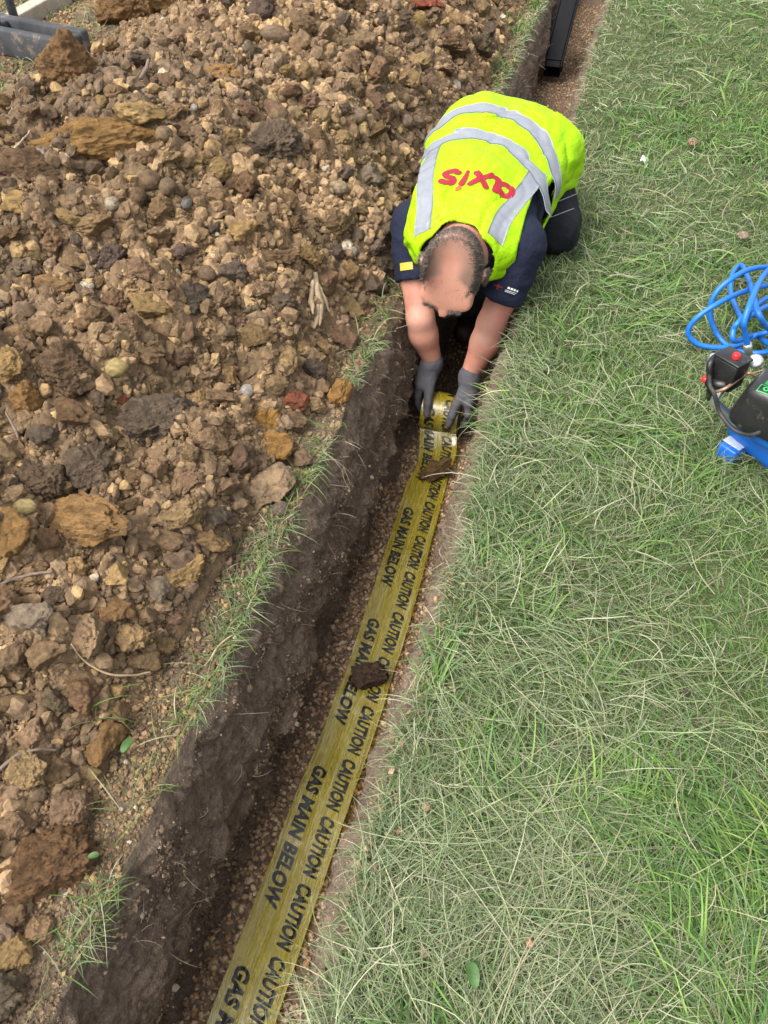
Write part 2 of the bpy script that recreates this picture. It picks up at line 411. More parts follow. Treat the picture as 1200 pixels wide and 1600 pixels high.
o = link('soil_lumps', chunks('soil_lumps', CV2, q+np.array([0, 0, 1.])*(s*.4)[:, None], s, c, None, flat=True), M['crumb']); tag(o, 'small lumps of brown soil lying all over the heap', 'soil lumps', kind='stuff')

# clods and stones one can pick out, each its own object
CLOD = []
for k in range(16):
    v, f = lump(6 if k < 6 else 5, 100+k, 6+k % 5, .20 if k % 3 else .32, .6)
    v = v*(1+.10*fbm(v*5+k, k+3, 4)-.16*np.abs(fbm(v*4.2+k, k+9, 3))+.07*np.abs(fbm(v*14+k, k+5, 3))-.04*np.abs(fbm(v*32, k+4, 2)))[:, None]*1.06
    CLOD.append(mesh_np('clod_shape', v, f, None, True))
PEB = []
for k in range(6):
    v, f = lump(4, 200+k, 5, .07, .16); PEB.append(mesh_np('pebble_shape', v, f, None, True))
for me in CLOD+PEB: me.materials.append(M['clod'])
OCH, BRN, DRK, GRY, PAL, RED = (.43, .29, .135), (.275, .19, .12), (.185, .14, .103), (.32, .255, .19), (.52, .43, .31), (.30, .115, .07)
taken = []
def put(px, py, size, col, name, mesh, label, cat, group=None, asp=(1, 1, .75), yaw=None, sink=.3, z=None, tilt=.25):
    p = heap_hit([px], [py])[0] if z is None else at(px, py, z)
    r = size*.5*depth(p); o = bpy.data.objects.new(name, mesh); COL.objects.link(o)
    o.scale = [r*a for a in asp]; o.location = (p[0], p[1], p[2]+r*asp[2]*(1-2*sink)*.6)
    o.rotation_euler = (random.uniform(-tilt, tilt), random.uniform(-tilt, tilt), random.uniform(0, 6.28) if yaw is None else yaw)
    o.color = (*col, 1); tag(o, label, cat, group); taken.append((px, py, size*.5)); return o
HERO = [
 (240, 668, 112, DRK, 0, (1.05, .95, .6), 'large dark clod with a flat face, biggest in the middle of the heap'),
 (108, 583, 92, (.18, .12, .075), 1, (1.1, .9, .7), 'big grey brown clod with ochre underside near the left frame edge'),
 (140, 822, 120, (.36, .22, .10), 2, (1.25, .62, .55), 'long cracked pale ochre clod, largest light one on the heap'),
 (285, 900, 78, OCH, 3, (.9, 1.0, .45), 'flat ochre clod split across, above the grass tuft'),
 (140, 733, 78, DRK, 4, (1.05, .9, .7), 'angular dark grey clod above the long ochre clod'),
 (62, 757, 66, (.17, .12, .08), 5, (1, .95, .7), 'rounded grey brown clod beside the angular dark one'),
 (48, 635, 66, (.36, .215, .09), 1, (1, .9, .8), 'crumbly ochre clod below the big grey clod'),
 (18, 578, 56, OCH, 2, (1, 1, .8), 'yellowish ochre clod cut by the left frame edge'),
 (57, 968, 74, GRY, 7, (1.05, .9, .75), 'pale grey stone-like clod low on the left side'),
 (75, 1358, 112, (.20, .12, .065), 0, (1.1, .9, .6), 'big brown clod near the bottom left corner with fibrous top'),
 (166, 1165, 64, (.30, .18, .085), 8, (.85, 1.05, .75), 'upright light brown clod beside the green leaf'),
 (24, 1488, 58, OCH, 9, (.8, 1.05, .8), 'blocky ochre clod in the bottom left corner'),
 (64, 1458, 42, (.33, .22, .13), 10, (1, 1, .8), 'small pale clod right of the blocky corner clod'),
 (415, 664, 44, (.42, .235, .07), 11, (1, .95, .85), 'round orange ochre clod near the middle of the heap'),
 (430, 704, 50, (.37, .21, .075), 12, (1.05, .9, .8), 'bumpy orange clod just below the round orange one'),
 (378, 718, 56, (.19, .125, .085), 13, (.75, 1.1, .7), 'brown block shaped clod left of the bumpy orange clod'),
 (470, 724, 38, BRN, 14, (1, 1, .8), 'brown clod at the grass right of the bumpy orange clod'),
 (532, 620, 44, (.40, .23, .085), 15, (.6, 1.1, .7), 'upright ochre clod on the grassy trench edge'),
 (338, 120, 64, (.37, .22, .10), 9, (1.15, .68, .6), 'oblong ochre block high on the heap'),
 (118, 118, 96, (.25, .15, .075), 1, (1, .95, .8), 'very big brown clod at the top left below the black foot'),
 (245, 14, 100, (.36, .22, .095), 3, (1.2, .8, .6), 'broad ochre clod on the crest of the heap'),
 (195, 30, 70, (.29, .175, .085), 5, (1, 1, .8), 'brown clod on the crest beside the broad ochre one'),
 (150, 238, 120, (.34, .205, .085), 2, (1.4, .5, .5), 'long ochre ridge of clay on the upper left slope'),
 (60, 275, 96, (.20, .13, .08), 4, (1.1, .8, .6), 'large brown clod under the long ochre ridge'),
 (32, 325, 44, OCH, 12, (1.1, .8, .7), 'small crumbly ochre clod at the left on the upper slope'),
 (85, 448, 46, (.36, .23, .12), 10, (1.3, .55, .5), 'flat light sliver of clay on the left slope'),
 (580, 283, 54, GRY, 13, (.7, 1.1, .7), 'upright grey brown block left of the yellow vest'),
 (437, 404, 56, (.26, .17, .10), 3, (1.05, .9, .45), 'thin flat pale clod right of centre on the heap'),
 (430, 238, 76, DRK, 0, (.9, 1.1, .75), 'dark grey clod high up left of the vest'),
 (388, 300, 72, (.21, .13, .072), 8, (.7, 1.2, .7), 'tall brown slab below left of the dark grey clod'),
 (140, 1085, 60, (.24, .15, .09), 6, (1, 1, .8), 'brown clod beside the pale twig'),
 (18, 1032, 60, (.27, .19, .12), 7, (1, 1, .8), 'light brown clod at the left edge above the brown ones'),
 (462, 632, 36, RED, 10, (1, 1, .8), 'reddish clod above the round orange clod'),
 (115, 660, 60, (.19, .12, .07), 14, (1.1, .8, .8), 'brown clod left of the largest dark clod'),
 (15, 840, 70, (.33, .195, .08), 12, (1, 1, .8), 'rough ochre clod cut by the left edge beside the long clod'),
 (185, 955, 50, (.30, .18, .09), 9, (.9, 1, .8), 'ochre clod left of the flat split clod'),
 (255, 925, 46, GRY, 6, (1, .9, .7), 'grey clod under the flat split ochre clod'),
 (345, 470, 40, BRN, 15, (1, 1, .8), 'brown clod near the middle of the slope'),
]
for px, py, sz, col, mi, asp, lab in HERO:
    put(px, py, sz*1.14, col, 'soil_clod', CLOD[mi], lab, 'clod', asp=asp, yaw=random.uniform(-.4, .4)+YAW, sink=.25, tilt=.18)
STONES = [
 (258, 217, 36, (.30, .215, .14), 0, (.75, 1.1, .7), 'oval tan pebble upright on the upper slope'),
 (233, 289, 38, (.26, .18, .115), 1, (.95, 1.05, .8), 'round brown pebble above two others on the upper slope'),
 (214, 314, 36, (.24, .16, .10), 2, (.9, 1, .8), 'round brown pebble lowest of three touching on the slope'),
 (262, 299, 34, (.29, .21, .14), 3, (.85, 1.1, .8), 'mottled tan pebble right of the round brown ones'),
 (134, 450, 24, (.62, .56, .46), 4, (1.2, .8, .6), 'white oval pebble on the left slope'),
 (550, 396, 18, (.55, .52, .47), 5, (1, 1, .8), 'whitish pebble left of the blue sleeve'),
 (528, 300, 32, (.48, .38, .25), 0, (1, .95, .7), 'chalky pale stone left of the vest'),
 (635, 194, 26, (.36, .27, .20), 1, (.8, 1.1, .8), 'smooth oval pebble beside the left edge of the vest'),
 (183, 578, 38, (.55, .44, .21), 2, (1, .95, .7), 'pale yellow stone above the largest dark clod'),
 (386, 615, 26, (.50, .46, .42), 3, (.8, 1, .7), 'whitish grey stone up from the round orange clod'),
 (35, 798, 44, (.56, .45, .23), 4, (1.1, .7, .6), 'pale yellow flint left of the long ochre clod'),
 (440, 799, 28, (.22, .17, .14), 5, (1, 1, .8), 'smooth grey pebble on the strip of grass'),
 (222, 146, 18, (.75, .72, .66), 0, (1.2, .8, .7), 'bright white pebble under the short stick'),
 (303, 170, 18, (.65, .61, .55), 1, (.7, 1.2, .6), 'curved white flint near the short stick'),
 (64, 247, 22, (.58, .57, .54), 2, (.9, 1.1, .8), 'grey white stone under the long ochre ridge'),
 (176, 322, 24, (.52, .45, .36), 3, (.9, 1.1, .8), 'cream pebble left of the three round pebbles'),
 (292, 322, 30, (.30, .29, .28), 4, (.6, 1.2, .6), 'blue grey flint with white rim on the slope'),
 (325, 433, 28, (.27, .19, .13), 5, (1, 1, .85), 'round brown pebble in the middle of the slope'),
 (432, 60, 40, (.31, .23, .16), 1, (1.2, .7, .6), 'flat tan stone high on the heap'),
 (712, 137, 18, (.72, .68, .62), 2, (.8, 1.2, .8), 'white stone just above the vest'),
 (560, 186, 26, (.34, .25, .18), 3, (1, 1, .8), 'pinkish tan pebble uphill from the vest'),
]
for px, py, sz, col, mi, asp, lab in STONES:
    put(px, py, sz*1.05, col, 'pebble', PEB[mi], lab, 'pebble', asp=asp, yaw=random.uniform(-.3, .3)+YAW, sink=.15, tilt=.2)
put(666, 8, 46, (.36, .12, .075), 'brick_fragment', CLOD[9], 'broken piece of red brick at the far top of the heap', 'brick', asp=(1.1, .8, .7))
put(193, 625, 34, (.27, .10, .06), 'brick_fragment', CLOD[10], 'thin red brick sliver beside the largest dark clod', 'brick', asp=(.5, 1.2, .5), yaw=.6)
put(118, 1190, 22, (.36, .11, .075), 'brick_fragment', CLOD[8], 'small red brick chip near the green leaf', 'brick')
KINDS = [('mid brown', (.275, .183, .108)), ('dark grey brown', (.185, .14, .102)), ('ochre yellow', (.40, .272, .135)), ('light brown', (.37, .255, .155))]
made = 0; tries = 0
sizes = sorted(list(rng.gamma(3.0, 7.0, 250)+20), reverse=True)
while made < 240 and tries < 30000:
    tries += 1; px, py = random.uniform(-25, 800), random.uniform(-15, 1610); sz = min(sizes[made], 74)*(1.2 if py > 650 else 1.0)
    lim = 640-(py-450)*.505 if py < 1600 else 60
    if px > min(lim, 800)-sz*.75: continue
    if py > 130 and px > 610: continue
    if any((px-a)**2+(py-b)**2 < (.78*(c+sz*.5))**2 for a, b, c in taken): continue
    p = heap_hit([px], [py])[0]
    hh = heap_g(p[:1], p[1:2])[0]
    if hh < .012 or p[1] > 6.5: continue
    far = (p[1] > 2.0)
    if far and sz > 46: sz *= .7
    zn = fbm(p[None]*2.0, 75, 3)[0]+(.18 if py < 350 else 0)*0
    kk = random.choices([0, 1, 2, 3], [4, 2.6 if zn < 0 else 1.2, 1.0+1.2*(zn > .05), 1.8])[0]
    nm, col = KINDS[kk]; jv = random.uniform(.78, 1.22); col = (col[0]*jv, col[1]*jv*random.uniform(.95, 1.05), col[2]*jv*random.uniform(.9, 1.12))
    put(px, py, sz, col, 'soil_clod', random.choice(CLOD), nm+' soil clod lying on the heap among many alike', 'clod', nm+' clods on the heap',
        asp=(random.uniform(.8, 1.25), random.uniform(.75, 1.1), random.uniform(.55, .9)), sink=.25, tilt=.5)
    made += 1
print('clods', made, tries)

# ------------------------------------------------------------------ grass
def blades(name, pos, az, length, width, elev, curve, col, seg=4, side=0.0, kink=None):
    """thin tapering ribbons; elev = start angle above the ground, curve = how much the tip bends down"""
    n = len(pos); t = np.linspace(0, 1, seg+1)
    ang = elev[:, None]-curve[:, None]*t[None]
    if kink is not None: ang = ang+kink[:, None]*(t[None] > .45)
    aza = az[:, None]+side*rng.normal(size=(n, 1))*t[None]
    st = (length/seg)[:, None]
    dx = np.cos(ang)*np.cos(aza)*st; dy = np.cos(ang)*np.sin(aza)*st; dz = np.sin(ang)*st
    cum = lambda a: np.concatenate([np.zeros((n, 1)), np.cumsum(a[:, :-1], 1)], 1)
    P = np.stack([pos[:, :1]+cum(dx), pos[:, 1:2]+cum(dy), pos[:, 2:3]+cum(dz)], -1)
    wv = np.stack([-np.sin(aza), np.cos(aza), .5*rng.normal(size=(n, 1))+0*aza], -1); wv /= np.linalg.norm(wv, axis=-1)[..., None]
    prof = np.clip(1.15-t**2*1.05, .12, 1)
    wv = wv*(width[:, None]*.5*prof[None])[..., None]
    V = np.stack([P-wv, P+wv], 2).reshape(-1, 3); m = 2*(seg+1)
    k = np.arange(seg); f = np.stack([2*k, 2*k+1, 2*k+3, 2*k+2], 1)
    Fq = (f[None]+(np.arange(n)*m)[:, None, None]).reshape(-1, 4)
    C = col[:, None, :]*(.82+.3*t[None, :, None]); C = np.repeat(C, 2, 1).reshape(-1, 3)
    return V, Fq, C
GREEN = [(.085, .175, .034), (.125, .225, .046), (.062, .14, .032), (.17, .26, .060), (.095, .185, .055)]
HAY = [(.23, .285, .14), (.18, .245, .11), (.28, .30, .165), (.14, .205, .09), (.37, .37, .24)]
def lawn_points(n):
    px = rng.uniform(430, 1420, n); py = rng.uniform(-160, 1780, n)
    d = FW*F+RT*(px[:, None]-600)-UP*(py[:, None]-800); t = (0-CAM_H)/d[:, 2]; q = CPOS+d*t[:, None]
    ok = (q[:, 0] > edge_r(q[:, 1])+.010+.02*np.abs(fbm(p3(0*q[:, 1], q[:, 1]*6), 87, 2))) & (q[:, 1] < 9)
    return q[ok], np.minimum(t[ok], .005)
def greenness(q):
    a = fbm(p3(q[:, 0]*1.6, q[:, 1]*1.6), 81, 3); b = np.clip((q[:, 0]-.25)/.5, -.5, .8)
    near = np.clip(1-(q[:, 0]-edge_r(q[:, 1]))/.12, 0, 1)
    return np.clip(.42+.85*a+.42*b-.45*near, 0, 1)
parts_v, parts_f, parts_c, off = [], [], [], 0
def push(r):
    global off
    V, Fq, C = r; parts_v.append(V); parts_f.append(Fq+off); parts_c.append(C); off += len(V)
# short living turf
q, t = lawn_points(75000); n = len(q); gr = greenness(q)
q[:, 2] = lawn_z(q[:, 0], q[:, 1])-.004
flow = 6*fbm(p3(q[:, 0]*1.1, q[:, 1]*1.1), 82, 2)
q[:, :2] += 0; mixc = np.where((rng.uniform(size=n) < gr*.9+.1)[:, None], pick(GREEN, n, .25), pick(HAY, n, .25)*.8)
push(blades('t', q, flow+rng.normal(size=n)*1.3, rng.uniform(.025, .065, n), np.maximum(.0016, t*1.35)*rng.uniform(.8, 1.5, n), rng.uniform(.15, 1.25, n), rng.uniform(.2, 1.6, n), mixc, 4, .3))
# extra turf farther off, where it closes over the soil
q, t = lawn_points(110000); k = q[:, 1] > 1.3; q, t = q[k], t[k]; n = len(q); gr = greenness(q); q[:, 2] = lawn_z(q[:, 0], q[:, 1])-.004
mixc = np.where((rng.uniform(size=n) < gr*.8+.2)[:, None], pick(GREEN, n, .3), pick(HAY, n, .3)*.85)
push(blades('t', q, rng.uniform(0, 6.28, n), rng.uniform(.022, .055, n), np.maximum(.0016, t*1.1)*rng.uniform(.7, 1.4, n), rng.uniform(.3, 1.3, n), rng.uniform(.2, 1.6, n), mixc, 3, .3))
# longer tufts of green blades here and there
q, t = lawn_points(26000); gr = greenness(q); tf = fbm(p3(q[:, 0]*5, q[:, 1]*5), 83, 2)
k = (tf+.9*(gr-.45) > .12); q, t = q[k], t[k]; n = len(q); q[:, 2] = lawn_z(q[:, 0], q[:, 1])-.003
flow = 7*fbm(p3(q[:, 0]*2.2, q[:, 1]*2.2), 84, 2)
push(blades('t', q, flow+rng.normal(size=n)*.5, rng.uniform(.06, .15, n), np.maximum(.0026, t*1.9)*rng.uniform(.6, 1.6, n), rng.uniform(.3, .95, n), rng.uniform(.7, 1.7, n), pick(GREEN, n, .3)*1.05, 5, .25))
# cut hay lying on top
q, t = lawn_points(30000); cl = fbm(p3(q[:, 0]*2.6, q[:, 1]*2.6), 85, 3)+.35*np.clip(1-np.abs(q[:, 0]-.12)/.4, -.6, 1)
k = rng.uniform(size=len(q)) < np.clip(.52+.9*cl, .1, 1); q, t = q[k], t[k]; n = len(q)
q[:, 2] = lawn_z(q[:, 0], q[:, 1])+rng.uniform(.008, .042, n)
flow = 5*fbm(p3(q[:, 0]*1.4, q[:, 1]*1.4), 86, 2)
push(blades('t', q, flow+rng.normal(size=n)*.85, rng.uniform(.045, .15, n), np.maximum(.0010, t*.9)*rng.uniform(.6, 1.7, n), rng.uniform(-.08, .30, n), rng.uniform(.0, .6, n), pick(HAY+[(.17, .19, .10)], n, .35), 6, .75, kink=rng.normal(size=n)*.15))
# a few long pale stems
q, t = lawn_points(420); k = q[:, 0] > edge_r(q[:, 1])+.16; q, t = q[k], t[k]; n = len(q); q[:, 2] = lawn_z(q[:, 0], q[:, 1])+rng.uniform(.025, .05, n)
push(blades('t', q, rng.uniform(0, 6.28, n), rng.uniform(.12, .30, n), np.maximum(.0014, t*1.15), rng.uniform(0, .18, n), rng.uniform(.1, .5, n), pick([(.34, .34, .20), (.27, .31, .14), (.38, .34, .21)], n, .2), 8, .6))
# blades that hang over the right edge of the trench
n = 1700; yy = np.concatenate([rng.uniform(0, 2.2, 1150), rng.uniform(2.2, 7, 550)]); ex = edge_r(yy)
q = np.stack([ex+rng.uniform(.0, .05, n), yy, np.full(n, .012)], 1); tq = np.array([(q-CPOS)@FW/F]).ravel()
push(blades('t', q, np.pi+rng.normal(size=n)*.9, rng.uniform(.03, .085, n), np.maximum(.0014, tq*1.1), rng.uniform(-.1, .8, n), rng.uniform(.6, 1.7, n), pick(HAY+GREEN[:1], n, .25), 4, .4))
o = link('lawn_grass', mesh_np('lawn_grass', np.concatenate(parts_v), np.concatenate(parts_f), np.concatenate(parts_c), True), M['grass'])
tag(o, 'mown grass with pale cut hay lying on it right of the trench', 'grass', kind='stuff')
# strip of turf left of the trench, with tufts
parts_v, parts_f, parts_c, off = [], [], [], 0
TUFT = [(430, 880, 45, 150), (410, 930, 45, 190), (385, 985, 40, 170), (445, 830, 35, 110), (470, 770, 25, 90), (520, 690, 24, 70), (345, 1010, 30, 45), (560, 615, 26, 70), (590, 540, 30, 140), (610, 480, 30, 140), (625, 455, 22, 110), (200, 1250, 45, 40), (255, 1210, 30, 35), (150, 1420, 26, 45), (160, 1130, 20, 18), (120, 1500, 30, 40), (290, 1130, 25, 45), (780, 110, 20, 160), (810, 50, 22, 200), (835, 10, 22, 200), (770, 130, 18, 90), (500, 720, 25, 60), (330, 1080, 30, 30)]
bp = []
for px, py, sp, cnt in TUFT:
    c = at(px, py, 0); r = sp*depth(c)*.5
    k = int(cnt*.42); bp.append(np.stack([c[0]+rng.normal(size=k)*r*.8, c[1]+rng.normal(size=k)*r*1.6, np.zeros(k)], 1))
tf = np.concatenate(bp); tf = tf[(tf[:, 0] < edge_l(tf[:, 1])-.002)]
tf[:, 2] = np.maximum(heap_g(tf[:, 0], tf[:, 1]), 0)+.002; n = len(tf); tq = (tf-CPOS)@FW/F
bright = np.array([(.10, .18, .035), (.14, .22, .05), (.08, .15, .035), (.19, .24, .08)])
push(blades('t', tf, rng.normal(size=n)*1.5+rng.choice([0, -1.2, 2.4], n), rng.uniform(.035, .115, n), np.maximum(.0018, tq*1.4), rng.uniform(.2, 1.3, n), rng.uniform(.5, 1.9, n), np.where((rng.uniform(size=n) < .75)[:, None], pick(bright, n, .25), pick(HAY, n, .2)), 5, .3))
n = 7000; yy = np.concatenate([rng.uniform(-.2, 2.4, 3700), rng.uniform(2.4, 8, 3300)]); q = np.stack([edge_l(yy)-np.abs(rng.normal(size=n))*.035-.001+.008*(rng.uniform(size=n) < .2), yy, np.zeros(n)], 1)
hz = heap_g(q[:, 0], q[:, 1]); pt = fbm(p3(q[:, 0]*7, q[:, 1]*4), 88, 2)+.5*(yy > 2.6)
k = (hz < .07) & (pt > .12); q = q[k]; n = len(q); q[:, 2] = np.maximum(heap_g(q[:, 0], q[:, 1]), 0)+.002; tq = (q-CPOS)@FW/F
push(blades('t', q, rng.normal(size=n)*1.6, rng.uniform(.018, .06, n), np.maximum(.0011, tq*.95), rng.uniform(-.05, .6, n), rng.uniform(.2, 1.6, n), np.where((rng.uniform(size=n) < .22)[:, None], pick(GREEN, n, .25), pick(HAY, n, .25)), 4, .4))
# dry grass behind the heap, far left
n = 9000; q = np.stack([rng.uniform(-5.2, -2.3, n), rng.uniform(3.2, 7.5, n), np.zeros(n)], 1); q = q[heap_g(q[:, 0], q[:, 1]) < .01]; n = len(q)
push(blades('t', q, rng.uniform(0, 6.28, n), rng.uniform(.03, .09, n), np.full(n, .005), rng.uniform(.1, 1.1, n), rng.uniform(.2, 1.5, n), pick(HAY+HAY+GREEN, n, .25), 3, .4))
o = link('verge_grass', mesh_np('verge_grass', np.concatenate(parts_v), np.concatenate(parts_f), np.concatenate(parts_c), True), M['grass'])
tag(o, 'thin strip of grass tufts between the heap and the trench edge', 'grass', kind='stuff')
# fine roots sticking out of the trench walls
parts_v, parts_f, parts_c, off = [], [], [], 0
n = 190; yy = np.concatenate([rng.uniform(.1, 2.2, 110), rng.uniform(2.2, 7, 80)]); dz = rng.uniform(.01, .24, n)
q = np.stack([edge_l(yy)+.02+.18*dz, yy, -dz], 1); tq = (q-CPOS)@FW/F
push(blades('r', q, rng.normal(size=n)*.9, rng.uniform(.02, .075, n), np.maximum(.0006, tq*.6), rng.uniform(-.6, .6, n), rng.uniform(-.5, 1.6, n), pick([(.30, .22, .15), (.20, .145, .10), (.40, .32, .22)], n, .2), 6, .9))
n = 120; yy = rng.uniform(.1, 7, n); dz = rng.uniform(.01, .2, n); q = np.stack([edge_r(yy)-.03, yy, -dz], 1); tq = (q-CPOS)@FW/F
push(blades('r', q, np.pi+rng.normal(size=n)*.8, rng.uniform(.02, .08, n), np.maximum(.0009, tq*.8), rng.uniform(-.4, .6, n), rng.uniform(-.5, 1.4, n), pick([(.42, .35, .24), (.30, .22, .15)], n, .2), 6, .9))
o = link('root_fibres', mesh_np('root_fibres', np.concatenate(parts_v), np.concatenate(parts_f), np.concatenate(parts_c), True), M['root'])
tag(o, 'thin pale roots sticking out of the cut trench walls', 'roots', kind='stuff')

# ------------------------------------------------------------------ implicit surfaces for the figure
def smin(a, b, k):
    h = np.clip(.5+.5*(b-a)/k, 0, 1); return b+(a-b)*h-k*h*(1-h)
def smax(a, b, k): return -smin(-a, -b, k)
def cap(p, a, b, r0, r1):
    a = np.asarray(a, float); b = np.asarray(b, float); ab = b-a; t = np.clip(((p-a)@ab)/(ab@ab), 0, 1)
    return np.linalg.norm(p-a-t[:, None]*ab, axis=1)-(r0+(r1-r0)*t)
def chain(p, pts, rad, k=.02):
    d = None
    for i in range(len(pts)-1):
        e = cap(p, pts[i], pts[i+1], rad[i], rad[i+1]); d = e if d is None else smin(d, e, k)
    return d
def ell(p, c, r, A=None):
    q = p-np.asarray(c, float)
    if A is not None: q = q@np.asarray(A).T
    r = np.asarray(r, float); k0 = np.linalg.norm(q/r, axis=1); k1 = np.linalg.norm(q/(r*r), axis=1)
    return k0*(k0-1)/np.maximum(k1, 1e-9)
def surf(fn, lo, hi, h):
    """surface nets: one closed quad mesh of fn = 0"""
    lo = np.asarray(lo, float); n = np.ceil((np.asarray(hi)-lo)/h).astype(int)+1
    ax = [lo[i]+h*np.arange(n[i]) for i in range(3)]
    g3 = np.stack(np.meshgrid(*ax, indexing='ij'), -1).reshape(-1, 3)
    val = np.concatenate([fn(g3[i:i+400000]) for i in range(0, len(g3), 400000)]).reshape(n)
    val[0] = val[-1] = np.abs(val[0])+h; val[:, 0] = val[:, -1] = h; val[:, :, 0] = val[:, :, -1] = h
    ins = val < 0
    cs = np.zeros(n-1, int); off = [(a, b, c) for a in (0, 1) for b in (0, 1) for c in (0, 1)]
    sl = lambda o: tuple(slice(o[i], n[i]-1+o[i]) for i in range(3))
    for o in off: cs += ins[sl(o)]
    act = (cs > 0) & (cs < 8); idx = -np.ones(n-1, int); cells = np.argwhere(act); idx[act] = np.arange(len(cells))
    acc = np.zeros((len(cells), 3)); cnt = np.zeros(len(cells))
    for a in off:
        for d in range(3):
            if a[d]: continue
            b = list(a); b[d] = 1
            va = val[tuple((cells+a).T)]; vb = val[tuple((cells+b).T)]; m = (va < 0) != (vb < 0)
            t = np.where(m, va/np.where(m, va-vb, 1), 0); pos = np.tile(np.array(a, float), (len(cells), 1)); pos[:, d] += t
            acc += np.where(m[:, None], pos, 0); cnt += m
    V = lo+h*(cells+acc/cnt[:, None]); Q = []
    for d in range(3):
        u, w = (d+1) % 3, (d+2) % 3
        s0 = [slice(1, n[i]-1) for i in range(3)]; s0[d] = slice(0, n[d]-1); s1 = list(s0); s1[d] = slice(1, n[d])
        a0, a1 = ins[tuple(s0)], ins[tuple(s1)]
        for flag in (True, False):
            e = np.argwhere((a0 != a1) & (a0 == flag))
            for i in range(3):
                if i != d: e[:, i] += 1
            def at_(du, dw):
                c = e.copy(); c[:, u] += du; c[:, w] += dw; return idx[tuple(c.T)]
            q = np.stack([at_(-1, -1), at_(0, -1), at_(0, 0), at_(-1, 0)], 1)
            Q.append(q if flag else q[:, ::-1])
    return V, np.concatenate(Q)
def relax(V, Fq, it=2, lam=.5):
    for _ in range(it):
        s = np.zeros_like(V); c = np.zeros(len(V))
        for k in range(Fq.shape[1]):
            a, b = Fq[:, k], Fq[:, (k+1) % Fq.shape[1]]
            np.add.at(s, a, V[b]); np.add.at(s, b, V[a]); np.add.at(c, a, 1); np.add.at(c, b, 1)
        V = V+lam*(s/np.maximum(c, 1)[:, None]-V)
    return V
def grad(fn, p, e=.003):
    g = np.stack([fn(p+np.eye(3)[i]*e)-fn(p-np.eye(3)[i]*e) for i in range(3)], 1); return g/(np.linalg.norm(g, axis=1)[:, None]+1e-9)
def drop_on(fn, p, direction, lift=.002, start=.35):
    """slide points along direction until they sit on the surface fn = 0"""
    d = np.asarray(direction, float); d = d/np.linalg.norm(d) if d.ndim == 1 else d/np.linalg.norm(d, axis=1)[:, None]
    q = p-d*start
    for _ in range(70): q = q+d*np.clip(fn(q)*.8, -.02, .04)[:, None]
    return q+grad(fn, q)*lift

# ------------------------------------------------------------------ the man in the trench
TY = np.array([2.00, 2.06, 2.12, 2.20, 2.32, 2.45, 2.58, 2.70, 2.82, 2.90])
TCX = np.array([-.352, -.350, -.347, -.343, -.337, -.330, -.322, -.312, -.300, -.295])
TCZ = np.array([.185, .19, .195, .20, .21, .225, .24, .245, .235, .22])
TA = np.array([.05, .105, .155, .190, .196, .190, .186, .190, .170, .12])
TB = np.array([.04, .065, .088, .112, .128, .128, .128, .135, .13, .10])
_ty = np.linspace(2.0, 2.9, 181)
def _sm(a):
    b = np.interp(_ty, TY, a); k = np.hanning(31); k /= k.sum(); return np.convolve(np.pad(b, 15, 'edge'), k, 'valid')
_cx, _cz, _ta, _tb = _sm(TCX), _sm(TCZ), _sm(TA), _sm(TB)
def torso(p, extra=0.0, y0=2.02, y1=2.86, flare=None):
    y = np.clip(p[:, 1], 2.0, 2.9)
    a = np.interp(y, _ty, _ta)+extra; b = np.interp(y, _ty, _tb)+extra
    if flare is not None: fl = flare(y); a = a+fl; b = b+fl*.35
    dx = np.abs(p[:, 0]-np.interp(y, _ty, _cx))/a; dz = np.abs(p[:, 2]-np.interp(y, _ty, _cz))/b
    k = (dx**2.4+dz**2.4)**(1/2.4)
    d = (k-1)*np.minimum(a, b)
    return smax(d, np.maximum(y0-p[:, 1], p[:, 1]-y1), .05)
SHL, SHR = np.array([-.178, 2.165, .19]), np.array([-.515, 2.205, .19])
ELL, ELR = np.array([-.232, 2.085, -.035]), np.array([-.452, 2.06, -.04])
WRL, WRR = np.array([-.277, 2.035, -.205]), np.array([-.405, 2.072, -.205])
HC = at(706, 424, .235)                                   # middle of the head
HU = np.array([.06, -.80, .60]); HU /= np.linalg.norm(HU)  # towards the crown
HF = np.array([-.10, -.62, -.78]); HF -= HU*(HF@HU); HF /= np.linalg.norm(HF)   # towards the face
HS = np.cross(HU, HF)                                     # sideways
HA = np.stack([HS, HF, HU])
def hp(s, f, u): return HC+HS*s+HF*f+HU*u
def cranium(p, grow=0.0):
    d = ell(p, hp(0, -.008, .012), (.080+grow, .104+grow, .098+grow), HA)
    return d
